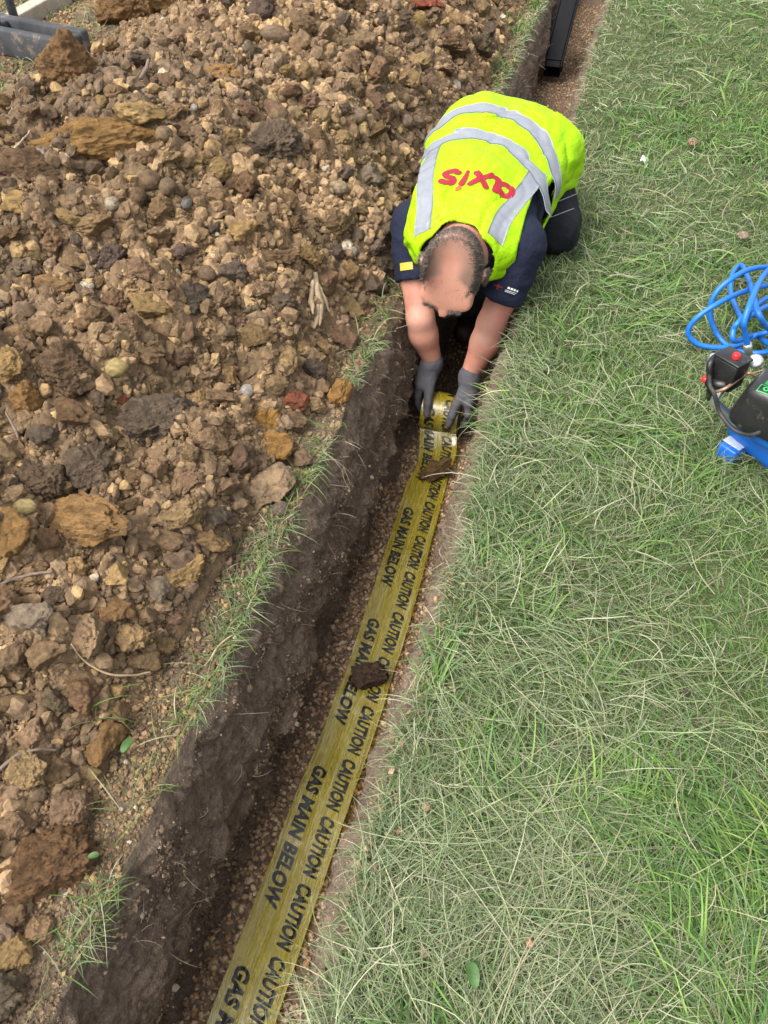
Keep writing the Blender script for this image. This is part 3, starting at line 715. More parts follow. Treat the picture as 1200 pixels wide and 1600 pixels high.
def head(p):
    d = cranium(p)
    d = smin(d, ell(p, hp(0, .035, -.055), (.068, .062, .085), HA), .045)      # face and jaw
    d = smin(d, cap(p, hp(0, .085, -.095), hp(0, .075, -.110), .024, .020), .03)   # chin
    d = smin(d, cap(p, hp(-.04, .088, .004), hp(.04, .088, .004), .013, .013), .02)   # brow
    for s in (-1, 1):
        d = smax(d, -ell(p, hp(s*.033, .112, -.022), (.020, .018, .013), HA), .015)  # eye sockets
        d = smin(d, ell(p, hp(s*.032, .086, -.024), (.014, .012, .012), HA), .004)   # eyeballs
        d = smin(d, ell(p, hp(s*.050, .070, -.045), (.024, .022, .020), HA), .02)    # cheeks
        ear = ell(p, hp(s*.089, -.012, -.030), (.011, .022, .034), HA)
        ear = smax(ear, -ell(p, hp(s*.102, -.006, -.028), (.008, .012, .020), HA), .006)
        d = smin(d, ear, .008)
    d = smin(d, chain(p, [hp(0, .094, -.008), hp(0, .122, -.048), hp(0, .108, -.058)], [.009, .015, .012], .01), .012)  # nose
    d = smin(d, cap(p, hp(-.022, .094, -.080), hp(.022, .094, -.080), .008, .008), .01)   # mouth
    d = smax(d, -cap(p, hp(-.022, .104, -.080), hp(.022, .104, -.080), .0025, .0025), .004)
    return d
NECK = np.array([-.350, 2.13, .205])
def arm(p, s, e, w, grow=0.0):
    mid = s+(e-s)*.5
    out = np.array([1, 0, 0]) if s is SHL else np.array([-1, 0, 0])
    return chain(p, [s, mid+out*.004, e, e+(w-e)*.35+out*.006, w], [.062+grow, .052+grow, .042+grow, .045+grow, .029+grow], .02)
def body_f(p):
    d = torso(p, -.014)
    d = smin(d, cap(p, NECK, hp(0, -.03, -.05), .062, .056), .04)
    for s, e, w in ((SHL, ELL, WRL), (SHR, ELR, WRR)): d = smin(d, arm(p, s, e, w), .035)
    return smin(d, head(p), .03)
def folds(p, amp, fx=9, seed=90):
    return amp*fbm(p*np.array([fx, fx*.8, fx]), seed, 3)
def shirt_f(p):
    d = torso(p, .002, 2.045, 2.80)
    for s, e in ((SHL, ELL), (SHR, ELR)):
        ax = (e-s)/np.linalg.norm(e-s); end = s+ax*.165
        sl = cap(p, s, s+ax*.24, .076, .070)
        sl = np.maximum(sl, (p-end)@ax)
        d = smin(d, sl, .03)
        d = np.where(((p-end)@ax > 0) & ((p-s)@ax < .4) & (np.linalg.norm(p-end, axis=1) < .12), np.maximum(d, (p-end)@ax), d)
    d = np.maximum(d, -cap(p, NECK+np.array([0, .01, 0]), hp(0, 0, 0), .066, .07))
    return d+.012*np.abs(fbm(p*np.array([9., 9., 14.]), 91, 3))-.002
def flare(y): return .006+.055*np.clip((y-2.36)/.26, 0, 1)**1.5
def vest_solid(p):
    d = torso(p, .017, 1.98, 3.2, flare)
    for s in (SHL, SHR): d = smin(d, np.linalg.norm((p-s-np.array([0, .03, -.015]))*np.array([1, .8, 1]), axis=1)-.072, .05)
    cx = np.interp(p[:, 1], _ty, _cx)
    w = .010*fbm(p*np.array([9., 4., 9.]), 92, 2)+.010*np.abs(fbm(p*np.array([11., 7., 9.])+3*fbm(p*4, 99, 2)[:, None], 93, 2))-.0065
    rg = (1-np.abs(fbm(p*np.array([10., 5.5, 10.])+1.2*fbm(p*3, 89, 2)[:, None], 87, 2)))**7; w = w+.0055*rg-.0012
    rip = .0065*np.sin((p[:, 0]-cx)*26+1.3+3*fbm(p*3, 94, 2))*np.clip((p[:, 1]-2.5)/.15, 0, 1)
    return d+w+rip
def hem_y(p): return 2.705-.05*np.clip((p[:, 0]+.32)/.2, -.6, 1.3)+.02*np.sin(p[:, 0]*14)
def vest_f(p):
    s = vest_solid(p); d = np.maximum(s, -(s+.009))
    d = np.maximum(d, p[:, 1]-hem_y(p))
    d = np.maximum(d, -(np.linalg.norm((p-NECK-np.array([0, -.122, .02]))*np.array([1, 1, .6]), axis=1)-.080))
    cx = np.interp(p[:, 1], _ty, _cx); lim = .172+.35*np.clip(p[:, 1]-2.26, 0, 1)**1.15+.03*np.clip(2.15-p[:, 1], 0, .1)/.1*0
    d = np.maximum(d, np.abs(p[:, 0]-cx+.004)-lim)
    return np.maximum(d, 2.04-p[:, 1])
HIPL, HIPR = np.array([-.205, 2.74, .215]), np.array([-.405, 2.74, .215])
KNL, KNR = np.array([-.098, 2.50, .095]), np.array([-.362, 2.37, -.115])
ANL, ANR = np.array([-.135, 2.86, .055]), np.array([-.375, 2.70, -.365])
def trousers_f(p):
    d = ell(p, (-.303, 2.765, .225), (.185, .14, .145))
    d = smin(d, torso(p, .012, 2.60, 2.82), .03)
    d = smin(d, chain(p, [HIPL, KNL], [.105, .074], .03), .05); d = smin(d, chain(p, [KNL, ANL], [.072, .054], .03), .03)
    d = smin(d, chain(p, [HIPR, KNR], [.105, .080], .03), .05); d = smin(d, chain(p, [KNR, ANR], [.076, .055], .03), .03)
    return d+.018*np.abs(fbm(p*np.array([9., 12., 9.]), 95, 3))-.005
def boot_f(toe):
    def fn(p):
        an, t_ = toe; ax = (t_-an)/np.linalg.norm(t_-an)
        return smin(cap(p, an+np.array([0, -.02, .03]), an, .056, .056), cap(p, an, t_, .052, .044), .03)
    return fn
def skin_mat():
    m = N('weathered_skin'); v = m.coord()
    c = m.ramp(m.noise(9, 5, .6, v), [(.3, (.42, .185, .13)), (.5, (.49, .24, .172)), (.7, (.54, .29, .215))])
    c = m.mix(m.ramp(m.noise(6, 3, .5, v), [(.52, (0, 0, 0)), (.70, (.55, .55, .55))]), c, (.48, .15, .115))
    c = m.mix(m.ramp(m.noise(120, 3, .6, v), [(.62, (0, 0, 0)), (.72, (.35, .35, .35))]), c, (.30, .12, .075))
    sc_ = m.n('Attribute', attribute_name='col'); sp = m.n('SeparateColor'); m.l(sc_.outputs['Color'], sp.inputs[0])
    c = m.mix(sp.outputs[0], c, (.17, .125, .095))
    m.b.inputs['Subsurface Weight'].default_value = .12; m.b.inputs['Subsurface Radius'].default_value = (.01, .004, .002)
    return m.done(c, .48, 0, .4, m.bump(m.noise(260, 3, .6, v), .25, .002))
M['skin'] = skin_mat()
def cloth(name, c, var=.12, weave=700, rough=.85, sheen=.0, bump=.3, fold=None):
    m = N(name); v = m.coord(); nz = m.noise(14, 4, .6, v)
    col = m.ramp(nz, [(.3, tuple(x*(1-var) for x in c)), (.7, tuple(min(1, x*(1+var)) for x in c))])
    b = m.bump(m.noise(weave, 2, .5, v), bump, .001)
    b = m.bump(m.noise(22, 4, .55, v, stretch=(1, .6, 1)), .6, .02, b)
    if sheen: m.b.inputs['Sheen Weight'].default_value = sheen
    return m.done(col, rough, 0, .25, b)
M['hivis'] = cloth('hi_vis_polyester', (.27, .51, .0), .05, 500, .6, bump=.2)
def grubby(m, c, k=.5, sc=5, lo=.60):
    t = m.node_tree; b = t.nodes['Principled BSDF']; src = b.inputs['Base Color'].links[0].from_socket
    nz = t.nodes.new('ShaderNodeTexNoise'); nz.inputs['Scale'].default_value = sc; nz.inputs['Detail'].default_value = 7; nz.inputs['Roughness'].default_value = .75
    tc = t.nodes.new('ShaderNodeTexCoord'); t.links.new(tc.outputs['Object'], nz.inputs['Vector'])
    r = t.nodes.new('ShaderNodeValToRGB'); r.color_ramp.elements[0].position = lo; r.color_ramp.elements[1].position = lo+.16; r.color_ramp.elements[1].color = (k, k, k, 1); t.links.new(nz.outputs[0], r.inputs[0])
    x = t.nodes.new('ShaderNodeMix'); x.data_type = 'RGBA'; t.links.new(r.outputs[0], x.inputs[0]); t.links.new(src, x.inputs[6]); x.inputs[7].default_value = (*c, 1); t.links.new(x.outputs[2], b.inputs['Base Color'])
grubby(M['hivis'], (.18, .30, .02), .22, 6, .58)
M['navy'] = cloth('navy_cotton', (.010, .013, .030), .2)
M['trouser'] = cloth('dark_work_trousers', (.007, .0075, .011), .25, bump=.5)
M['glove'] = cloth('grey_knit_glove', (.078, .078, .09), .15, 420, .8, bump=.7); grubby(M['glove'], (.10, .07, .045), .8, 28, .5)
M['silver'] = simple('reflective_silver', (.20, .215, .245), .42, .0, .06, 60, .1)
M['logo_red'] = simple('logo_red', (.26, .004, .016), .5, 0, .06, 80, .05)
M['logo_orange'] = simple('logo_orange', (.62, .09, .015), .5, 0, .06, 80, .05)
M['badge_red'] = simple('badge_red', (.20, .012, .02), .7, 0, .1, 80, .05)
M['boot'] = simple('brown_boot_leather', (.06, .035, .02), .55, 0, .3, 30, .3)
M['black'] = simple('black_plastic', (.012, .012, .013), .38, 0, .3, 40, .12, dirt=((.12, .10, .075), 18, .58))
M['white'] = simple('white_print', (.75, .75, .74), .5, 0, .04, 80, .05)
M['badge_yellow'] = simple('badge_yellow', (.46, .34, .02), .6, 0, .05, 80, .05)

man = bpy.data.objects.new('person', None); COL.objects.link(man); man.location = (-.34, 2.45, -.42)
tag(man, 'man in yellow hi-vis vest bending down in the trench, laying warning tape with gloved hands', 'person')
MB = np.array(man.location)
v, f = surf(body_f, (-.62, 1.86, -.26), (-.06, 2.9, .40), .0052); v = relax(v, f, 1, .35)
hd = (v-HC)@HA.T; hl = np.linalg.norm(hd, axis=1); hu = hd/hl[:, None]
stub = np.clip(((hu[:, 0]/.76)**2+((hu[:, 1]-.28)/.98)**2-.50)/1.0, 0, .8)*(hl < .135)*np.clip((.62-hu[:, 1]-.25*np.maximum(0, -hu[:, 2]))/.2, 0, 1)*np.clip((hu[:, 2]+.55)/.3, 0, 1)*(np.abs(hd[:, 0]) < .087)
part('body', v, f, M['skin'], man, True, np.stack([stub, stub*0, stub*0], 1))
v, f = surf(shirt_f, (-.64, 2.0, -.02), (-.05, 2.84, .42), .006); part('t_shirt', v, f, M['navy'], man)
shirt_o = COL.objects['t_shirt']
v, f = surf(trousers_f, (-.55, 2.32, -.46), (.04, 2.95, .42), .0075); part('trousers', v, f, M['trouser'], man); trous_o = COL.objects['trousers']
v, f = surf(vest_f, (-.66, 2.0, .0), (.03, 2.80, .50), .0048); v = relax(v, f, 2, .4); vest = part('hi_vis_vest', v, f, M['hivis'], man)
for nm, an, toe in (('boot', ANL, np.array([-.15, 3.02, .045])), ('boot', ANR, np.array([-.38, 2.56, -.40]))):
    fn = boot_f((an, toe)); lo = np.minimum(an, toe)-.12; hi = np.maximum(an, toe)+.12; v, f = surf(fn, lo, hi, .008); part(nm, v, f, M['boot'], man)
def strip_on(fn, path, width, direction, lift, n=90, m=7, thick=.0012):
    """a band of given width along a path, laid on the surface fn"""
    P = spline(path, n); T = np.gradient(P, axis=0); D = np.asarray(direction, float)
    if D.ndim == 1: D = np.tile(D, (n, 1))
    else: D = np.stack([np.interp(np.linspace(0, 1, n), np.linspace(0, 1, len(D)), D[:, i]) for i in range(3)], 1)
    Wd = np.cross(T, D); Wd /= np.linalg.norm(Wd, axis=1)[:, None]
    u = np.linspace(-.5, .5, m)*width
    Q = (P[:, None]+Wd[:, None]*u[None, :, None]).reshape(-1, 3); Dd = np.repeat(D, m, 0)
    top = drop_on(fn, Q, Dd, lift+thick); bot = drop_on(fn, Q, Dd, lift-.002)
    g_ = G(); f = grid_faces(n, m); nv = len(top); fl = [f, f[:, ::-1]+nv]
    e = np.concatenate([np.arange(n)*m, (n-1)*m+np.arange(1, m), (np.arange(n-1)[::-1])*m+m-1, np.arange(m-1)[::-1][:-1]])
    e2 = np.roll(e, -1); fl.append(np.stack([e, e2, e2+nv, e+nv], 1)[:, ::-1])
    return np.concatenate([top, bot]), np.concatenate(fl)
def around(y_at, n=15):
    """path of a horizontal band round the back, side to side, with ray directions towards the spine"""
    th = np.linspace(R(4), R(188), n); pts, dirs = [], []
    for t in th:
        x = -.32+.28*math.cos(t); y = y_at(x); pts.append((x, y, .23+.22*math.sin(t))); dirs.append((-math.cos(t), 0, -math.sin(t)))
    return pts, np.array(dirs)
for yf_ in (lambda x: 2.585-.30*(x+.32)-1.4*(x+.32)**2, lambda x: 2.448-.26*(x+.34)-1.0*(x+.34)**2):
    pts, dirs = around(yf_); v, f = strip_on(vest_solid, pts, .050, dirs, .0012, 110, 9)
    subpart('reflective_band', v, f, M['silver'], vest, MB)
for pts in ([(-.515, 2.45, .3), (-.505, 2.34, .3), (-.490, 2.23, .3), (-.468, 2.13, .3), (-.458, 2.06, .25)], [(-.172, 2.39, .3), (-.184, 2.31, .3), (-.206, 2.21, .3), (-.234, 2.12, .3), (-.246, 2.06, .25)]):
    v, f = strip_on(vest_solid, pts, .048, (0, .35, -1), .0004, 60, 8); subpart('reflective_brace', v, f, M['silver'], vest, MB)
# lettering on the back: thick rounded strokes
def stroke(pts, r0, r1=None, n=26):
    P = spline(np.array([(a, b, 0) for a, b in pts], float), n)[:, :2]; T = np.gradient(P, axis=0); T /= np.linalg.norm(T, axis=1)[:, None]+1e-9
    Nn = np.stack([-T[:, 1], T[:, 0]], 1); r = np.linspace(r0, r0 if r1 is None else r1, n)[:, None]
    a0 = [P[0]-T[0]*r[0]*math.cos(k)+Nn[0]*r[0]*math.sin(k) for k in np.linspace(0, 0, 0)]
    row = lambda p_, n_, t_, rr, s: None
    m = 5; u = np.linspace(-1, 1, m)
    rows = []
    for k, sgn in ((0, -1), (n-1, 1)):
        cap_rows = []
        for q in np.linspace(.95, .25, 4) if sgn < 0 else np.linspace(.25, .95, 4):
            w = math.sqrt(1-q*q); cap_rows.append(P[k]+sgn*T[k]*r[k]*q+(Nn[k]*r[k]*w)*u[:, None])
        rows.append(cap_rows)
    body = [P[k]+(Nn[k]*r[k])*u[:, None] for k in range(n)]
    A = np.array(rows[0]+body+rows[1]); return A.reshape(-1, 2), grid_faces(len(A), m)
def loop_pts(cx, cy, rx, ry, a0, a1, n=14): return [(cx+rx*math.cos(R(a)), cy+ry*math.sin(R(a))) for a in np.linspace(a0, a1, n)]
LET = {'a': ([loop_pts(.42, .42, .34, .33, 20, 380), [(.80, .80), (.80, .45), (.84, .10), (.98, .02)]], 0.0),
       'x': ([[(.02, .84), (.35, .45), (.72, .02)], [(.76, .86), (.40, .45), (.0, .0)]], 1.22),
       'i': ([[(.14, .80), (.12, .40), (.10, .0)]], 2.26),
       's': ([[(.68, .74), (.40, .86), (.10, .72), (.22, .50), (.52, .40), (.66, .18), (.36, .0), (.02, .10)]], 2.76)}
LO = np.array([-.226, 2.205]); LX = np.array([-.998, .10]); LX /= np.linalg.norm(LX); LU = np.array([-.10, -.998]); SC = .062
lg = G(); dot = G(); lift = .0014
for ch, (sts, x0) in LET.items():
    for st in sts:
        a, f = stroke(st, .155 if ch != 'i' else .17, None if ch != 'i' else .09); lift += .00025
        q = LO+((a[:, :1]+x0)*LX+(a[:, 1:]-.5)*LU)*SC
        q3 = drop_on(vest_solid, np.concatenate([q, np.full((len(q), 1), .35)], 1), (0, .05, -1), lift); lg.add(q3, f)
v, f = lg.get(); subpart('lettering', v, f[0], M['logo_red'], vest, MB)
a, f = stroke([(.20, 1.08), (.205, 1.13)], .15, None, 6); q = LO+((a[:, :1]+2.26)*LX+(a[:, 1:]-.5)*LU)*SC
subpart('lettering_dot', drop_on(vest_solid, np.concatenate([q, np.full((len(q), 1), .35)], 1), (0, .05, -1), .002), f, M['logo_orange'], vest, MB)
# black piping along the armholes is left to the vest edge; sleeve badges
def patch(rects, origin, ux, uy, d, fn, mat, name, par):
    g_ = G()
    for k, (x0, y0, x1, y1) in enumerate(rects):
        A, B = np.meshgrid(np.linspace(x0, x1, 7), np.linspace(y0, y1, 5)); q = origin+A.reshape(-1, 1)*ux+B.reshape(-1, 1)*uy
        g_.add(drop_on(fn, q, d, .0016+.0003*k, .12), grid_faces(5, 7))
    v_, f_ = g_.get(); return subpart(name, v_, f_[0], mat, par, MB)
cdir = -np.array([.25, -.80, .55]); ax = (ELL-SHL)/np.linalg.norm(ELL-SHL); sx = np.cross(cdir/np.linalg.norm(cdir), ax); sx /= -np.linalg.norm(sx); sx = sx if sx[0] > 0 else -sx
og = SHL+ax*.138
patch([(-.042, -.002, -.018, .002), (-.033, -.007, -.028, .010)], og, sx, ax, cdir, shirt_f, M['badge_red'], 'sleeve_emblem', shirt_o)
patch([(-.004, -.007, .003, -.001), (.005, -.007, .012, -.001), (.014, -.007, .021, -.001), (.023, -.007, .029, -.001), (-.008, .003, .026, .0045), (-.008, .007, .022, .0085)], og, sx, ax, cdir, shirt_f, M['white'], 'sleeve_lettering', shirt_o)
ax2 = (ELR-SHR)/np.linalg.norm(ELR-SHR); d2 = -np.array([-.15, -.85, .5]); s2 = np.cross(d2/np.linalg.norm(d2), ax2); s2 = s2/np.linalg.norm(s2)
s2 = s2 if s2[0] > 0 else -s2
patch([(-.030, -.012, .012, .010)], SHR+ax2*.125, s2, ax2, d2, shirt_f, M['badge_yellow'], 'sleeve_flag', shirt_o)
# seams with light stitching on the trouser thigh
for k, (a_, b_) in enumerate((((865, 318), (903, 302)), ((858, 341), (897, 326)))):
    pa, pb = at(*a_, .20), at(*b_, .20); path = [pa+(pb-pa)*t for t in np.linspace(0, 1, 5)]
    v, f = strip_on(trousers_f, path, .0022, at(880, 325, .1)-CPOS, .0006, 30, 3); subpart('stitching', v, f, M['silver'], trous_o, MB)
# hair: short grey-brown strands round the bald crown, brows and beard
n = 130000; dv = rng.normal(size=(n, 3)); dv /= np.linalg.norm(dv, axis=1)[:, None]
s_, f_, u_ = dv.T
bald = ((s_/.76)**2+((f_-.28)/.98)**2)
dens = np.clip((bald-.55)/.95, 0, 1)**1.5*(u_ > -.62)
face = (f_ > .50) & (u_ < .42)
face2 = (f_ > .3) & (u_ < -.1)
k = (rng.uniform(size=n) < np.where((bald < .55) & (u_ > 0), .004, dens)) & ~face & ~face2
dv = dv[k]; P0 = HC+(dv*np.array([.3, .3, .3]))@HA
q = drop_on(head, P0, -(dv@HA), -.001, 0.0)
hv = HU*-.75+HF*.0; nrm = grad(head, q)
tang = hv-nrm*(nrm@hv)[:, None]+rng.normal(size=q.shape)*.16+nrm*.06; tang /= np.linalg.norm(tang, axis=1)[:, None]
hcol = pick([(.075, .060, .048), (.10, .082, .065), (.135, .115, .095), (.055, .045, .036), (.19, .165, .14)], len(q), .25)
bq, bt = [], []
for s0 in (-1, 1):
    m_ = 260; qq = np.stack([hp(s0*(.018+.032*t), .098+.004*r1, .004+.006*math.sin(3*t)+.006*r1) for t, r1 in zip(rng.uniform(0, 1, m_), rng.normal(size=m_))])
    bq.append(qq); bt.append(np.tile(HS*s0*.6+HF*.55+HU*.2, (m_, 1)))
m_ = 2600; th = rng.uniform(-1.45, 1.45, m_); bq.append(np.stack([hp(.066*math.sin(t), .03+.062*math.cos(t), -.085-.05*u) for t, u in zip(th, rng.uniform(0, 1, m_))])); bt.append(np.tile(HF*.35-HU*.8, (m_, 1)))
bq = np.concatenate(bq); bt = np.concatenate(bt); bd = HC-.06*HU-bq; bq = drop_on(head, bq, bd, -.001, .05)
bt = bt+rng.normal(size=bt.shape)*.35; bt /= np.linalg.norm(bt, axis=1)[:, None]
q = np.concatenate([q, bq]); tang = np.concatenate([tang, bt]); hcol = np.concatenate([hcol, pick([(.06, .045, .035), (.15, .13, .11), (.10, .08, .06)], len(bq), .25)])
L = rng.uniform(.010, .020, len(q)); L[-len(bq):] *= .7
sd_ = np.cross(tang, rng.normal(size=q.shape)); sd_ /= np.linalg.norm(sd_, axis=1)[:, None]
nr = np.concatenate([nrm, np.zeros_like(bq)])
P1 = q+tang*(L*.55)[:, None]; P2 = q+tang*L[:, None]-nr*(L*.18)[:, None]; wd = rng.uniform(.00025, .0005, len(q))[:, None]
V = np.stack([q-sd_*wd, q+sd_*wd, P1-sd_*wd*.8, P1+sd_*wd*.8, P2-sd_*wd*.2, P2+sd_*wd*.2], 1).reshape(-1, 3)
fb = np.array([[0, 1, 3, 2], [2, 3, 5, 4]]); f = (fb[None]+(np.arange(len(q))*6)[:, None, None]).reshape(-1, 4)
part('hair', V, f, M['hair'], man, True, np.repeat(hcol, 6, 0))
# gloves: palm, five bent fingers each
def glove(wr, palm, kn, fing, thumb, name):
    def fn(p):
        d = chain(p, [wr-(wr-palm)*.12, wr-(wr-palm)*.3, palm], [.0325, .033, .034], .02)
        for a, b in zip(kn[:-1], kn[1:]): d = smin(d, cap(p, a, b, .0145, .0145), .012)
        for k_ in kn: d = smin(d, cap(p, palm, k_, .022, .0145), .014)
        for fg in fing: d = smin(d, chain(p, fg, [.0128, .0118, .0108, .0098][:len(fg)], .004), .005)
        d = smin(d, chain(p, thumb, [.021, .0155, .0135, .0115][:len(thumb)], .006), .012)
        return d+.0010*np.sin((p@((wr-palm)/np.linalg.norm(wr-palm)))*900)*np.clip(((p-palm)@(wr-palm))/.004, 0, 1)*.6
    allp = np.concatenate([np.array([wr, palm]+kn)]+[np.array(x) for x in fing]+[np.array(thumb)])
    v_, f_ = surf(fn, allp.min(0)-.06, allp.max(0)+.06, .0027); return part(name, v_, f_, M['glove'], man)
A3 = lambda *a: np.array(a, float)
RC, RR, RW = A3(-.352, 2.005, -.352), .066, .125      # roll of tape: middle, radius, width
kR = [A3(-.432, 2.000, -.262), A3(-.440, 2.020, -.266), A3(-.442, 2.040, -.268), A3(-.438, 2.060, -.264)]
kR = [k_+A3(.004, .004, .006) for k_ in kR]
fR = [[kR[i], kR[i]+A3(-.006, -.010+.004*i, -.036), A3(-.433, 1.992+.019*i, -.322-.004*i), A3(-.424, 1.992+.018*i, -.344-.004*i)] for i in range(4)]
tR = [A3(-.404, 2.035, -.240), A3(-.398, 1.985, -.262), A3(-.394, 1.956, -.288), A3(-.391, 1.938, -.318)]
glove(WRR+A3(0, 0, .01), A3(-.420, 2.050, -.240), kR, fR, tR, 'glove')
kL = [A3(-.262, 1.972, -.272), A3(-.257, 1.992, -.282), A3(-.255, 2.012, -.286), A3(-.258, 2.032, -.284)]
fL = [[kL[i], kL[i]+A3(.004, -.014+.004*i, -.036), A3(-.262, 1.966+.020*i, -.334-.004*i), A3(-.272, 1.964+.019*i, -.358-.004*i)] for i in range(4)]
tL = [A3(-.285, 1.998, -.252), A3(-.300, 1.958, -.275), A3(-.308, 1.935, -.302), A3(-.313, 1.924, -.332)]
glove(WRL+A3(0, 0, .01), A3(-.268, 2.012, -.252), kL, fL, tL, 'glove')

# ------------------------------------------------------------------ warning tape
def tape_mat(name, c, film):
    m = N(name); v = m.coord()
    st = m.noise(9, 5, .65, v, stretch=(14, .55, 1)); wr = m.noise(14, 4, .6, v, stretch=(1.6, 1, 1))
    col = m.ramp(m.noise(5, 4, .6, v), [(.3, tuple(x*.82 for x in c)), (.7, tuple(min(1, x*1.1) for x in c))])
    col = m.mix(m.ramp(m.noise(70, 4, .7, v), [(.60, (0, 0, 0)), (.72, (.45, .45, .45))]), col, (.20, .15, .07))
    col = m.mix(m.ramp(m.noise(7, 5, .7, v, stretch=(22, 1.0, 1)), [(.52, (0, 0, 0)), (.72, (.75, .75, .75))]), col, (.60, .56, .30))  # sky glare on the film, painted into its colour as pale lengthwise streaks
    b = m.bump(st, .8, .014, m.bump(wr, .6, .016))
    m.b.inputs['IOR'].default_value = 1.9
    mt = m.done(col, m.ramp(st, [(.3, (.16, .16, .16)), (.7, (.34, .34, .34))]), 0, .9, b, .9)
    m.b.inputs['Coat Roughness'].default_value = .12
    if film:
        t = m.n('BsdfTransparent'); t.inputs[0].default_value = (.9, .72, .12, 1); mx = m.n('MixShader'); mx.inputs[0].default_value = film
        m.l(m.b.outputs[0], mx.inputs[1]); m.l(t.outputs[0], mx.inputs[2]); m.l(mx.outputs[0], m.t.nodes['Material Output'].inputs[0])
    return mt
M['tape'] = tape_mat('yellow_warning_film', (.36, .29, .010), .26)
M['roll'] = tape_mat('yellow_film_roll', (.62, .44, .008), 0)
M['ink'] = simple('black_print', (.006, .006, .006), .45, 0, .2, 60, .05)
M['card'] = simple('roll_core_card', (.22, .15, .09), .85, 0, .2, 60, .3)
tape = bpy.data.objects.new('warning_tape', None); COL.objects.link(tape); tape.location = (-.34, 1.0, ZB)
tag(tape, 'yellow gas main warning tape unrolled along the trench bottom from a roll in the hands', 'warning tape'); TB_ = np.array(tape.location)
# centre line: from beyond the frame up to the roll, then round the roll
ctrl = [(-.352, -.45, ZB+.022), (-.347, 0, ZB+.018), (-.341, .25, ZB+.018), (-.333, .55, ZB+.020), (-.324, .85, ZB+.016), (-.321, 1.02, ZB+.014), (-.322, 1.2, ZB+.018), (-.330, 1.5, ZB+.020), (-.337, 1.68, ZB+.018), (-.336, 1.76, ZB+.016), (-.334, 1.83, ZB+.022), (-.338, 1.895, ZB+.036)]
flat = spline(ctrl, 420)
tw0 = RC[1]-RR-.0
th = np.linspace(R(215), R(-190), 90)       # round the roll: from low front, over the top, to the back and under
arc = np.stack([np.full(90, RC[0]), RC[1]+(RR+.0008)*np.cos(th), RC[2]+(RR+.0008)*np.sin(th)], 1)
tq_ = np.linspace(0, 1, 30)[1:-1, None]; lead = (1-tq_)*flat[-1]+tq_*arc[0]
line = np.concatenate([flat, lead, arc])
s_len = np.concatenate([[0], np.cumsum(np.linalg.norm(np.diff(line, axis=0), axis=1))])
T_ = np.gradient(line, axis=0); T_ /= np.linalg.norm(T_, axis=1)[:, None]
n_flat = len(flat)+len(lead)
def tape_xyz(s, v, lift=0.0):
    """s: metres along the tape, v: metres across (+ to the right), lift above the film"""
    P = np.stack([np.interp(s, s_len, line[:, i]) for i in range(3)], 1); t = np.stack([np.interp(s, s_len, T_[:, i]) for i in range(3)], 1); t /= np.linalg.norm(t, axis=1)[:, None]
    y = P[:, 1]; onroll = np.clip((s-s_len[n_flat-30])/.09, 0, 1); onroll = onroll*onroll*(3-2*onroll)
    yawd = (1-onroll)
    side = np.cross(t*np.array([yawd, np.ones_like(yawd), np.ones_like(yawd)]).T, np.array([0, 0, 1.0]))
    side = np.where((np.linalg.norm(side, axis=1) > .05)[:, None], side, np.array([1.0, 0, 0])); side /= np.linalg.norm(side, axis=1)[:, None]
    side = side*(1-onroll)[:, None]+np.array([1.0, 0, 0])*onroll[:, None]; side /= np.linalg.norm(side, axis=1)[:, None]
    nrm = np.cross(side, t)
    pinch = 1-.13*np.exp(-((y-1.80)/.05)**2)*(1-onroll)-.05*np.exp(-((y-1.02)/.05)**2)
    vn = v/.0625
    cre = .0075*fbm(np.stack([v*42, s*1.1, 0*s], 1), 96, 3)+.0025*np.exp(-((vn+.05+.1*np.sin(s*4))/.10)**2)
    cre = cre+.012*fbm(np.stack([v*5, s*5.5, 0*s], 1), 97, 3)+.004*fbm(np.stack([v*30, s*22, 0*s], 1), 98, 2)*np.exp(-((y-1.02)/.12)**2)*2
    cre = cre*(1-onroll)
    return P+side*(v*pinch)[:, None]+nrm*(cre+lift)[:, None]
sg = np.concatenate([np.linspace(0, s_len[n_flat-30], 560), np.linspace(s_len[n_flat-30], s_len[-1], 130)[1:]]); vg = np.linspace(-.0625, .0625, 31)
SG, VG = np.meshgrid(sg, vg, indexing='ij'); V = tape_xyz(SG.ravel(), VG.ravel()); f = grid_faces(len(sg), len(vg))
nf = np.searchsorted(sg, s_len[len(flat)+10])
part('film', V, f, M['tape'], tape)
# solid roll under the last turn, with its card core
def ring(r0, r1, hw, seg=72):
    t = np.linspace(0, 2*np.pi, seg, endpoint=False); prof = [(r1, -hw), (r1, hw), (r0, hw), (r0, -hw)]
    V = np.array([[RC[0]+x, RC[1]+r*math.cos(a), RC[2]+r*math.sin(a)] for a in t for r, x in prof]); return V, np.concatenate([grid_faces(seg, 4, True), np.array([[(seg-1)*4+j, (seg-1)*4+(j+1) % 4, (j+1) % 4, j] for j in range(4)])])
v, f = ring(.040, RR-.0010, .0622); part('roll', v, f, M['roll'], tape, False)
v, f = ring(.036, .0398, .0610); part('roll_core', v, f, M['card'], tape, False)
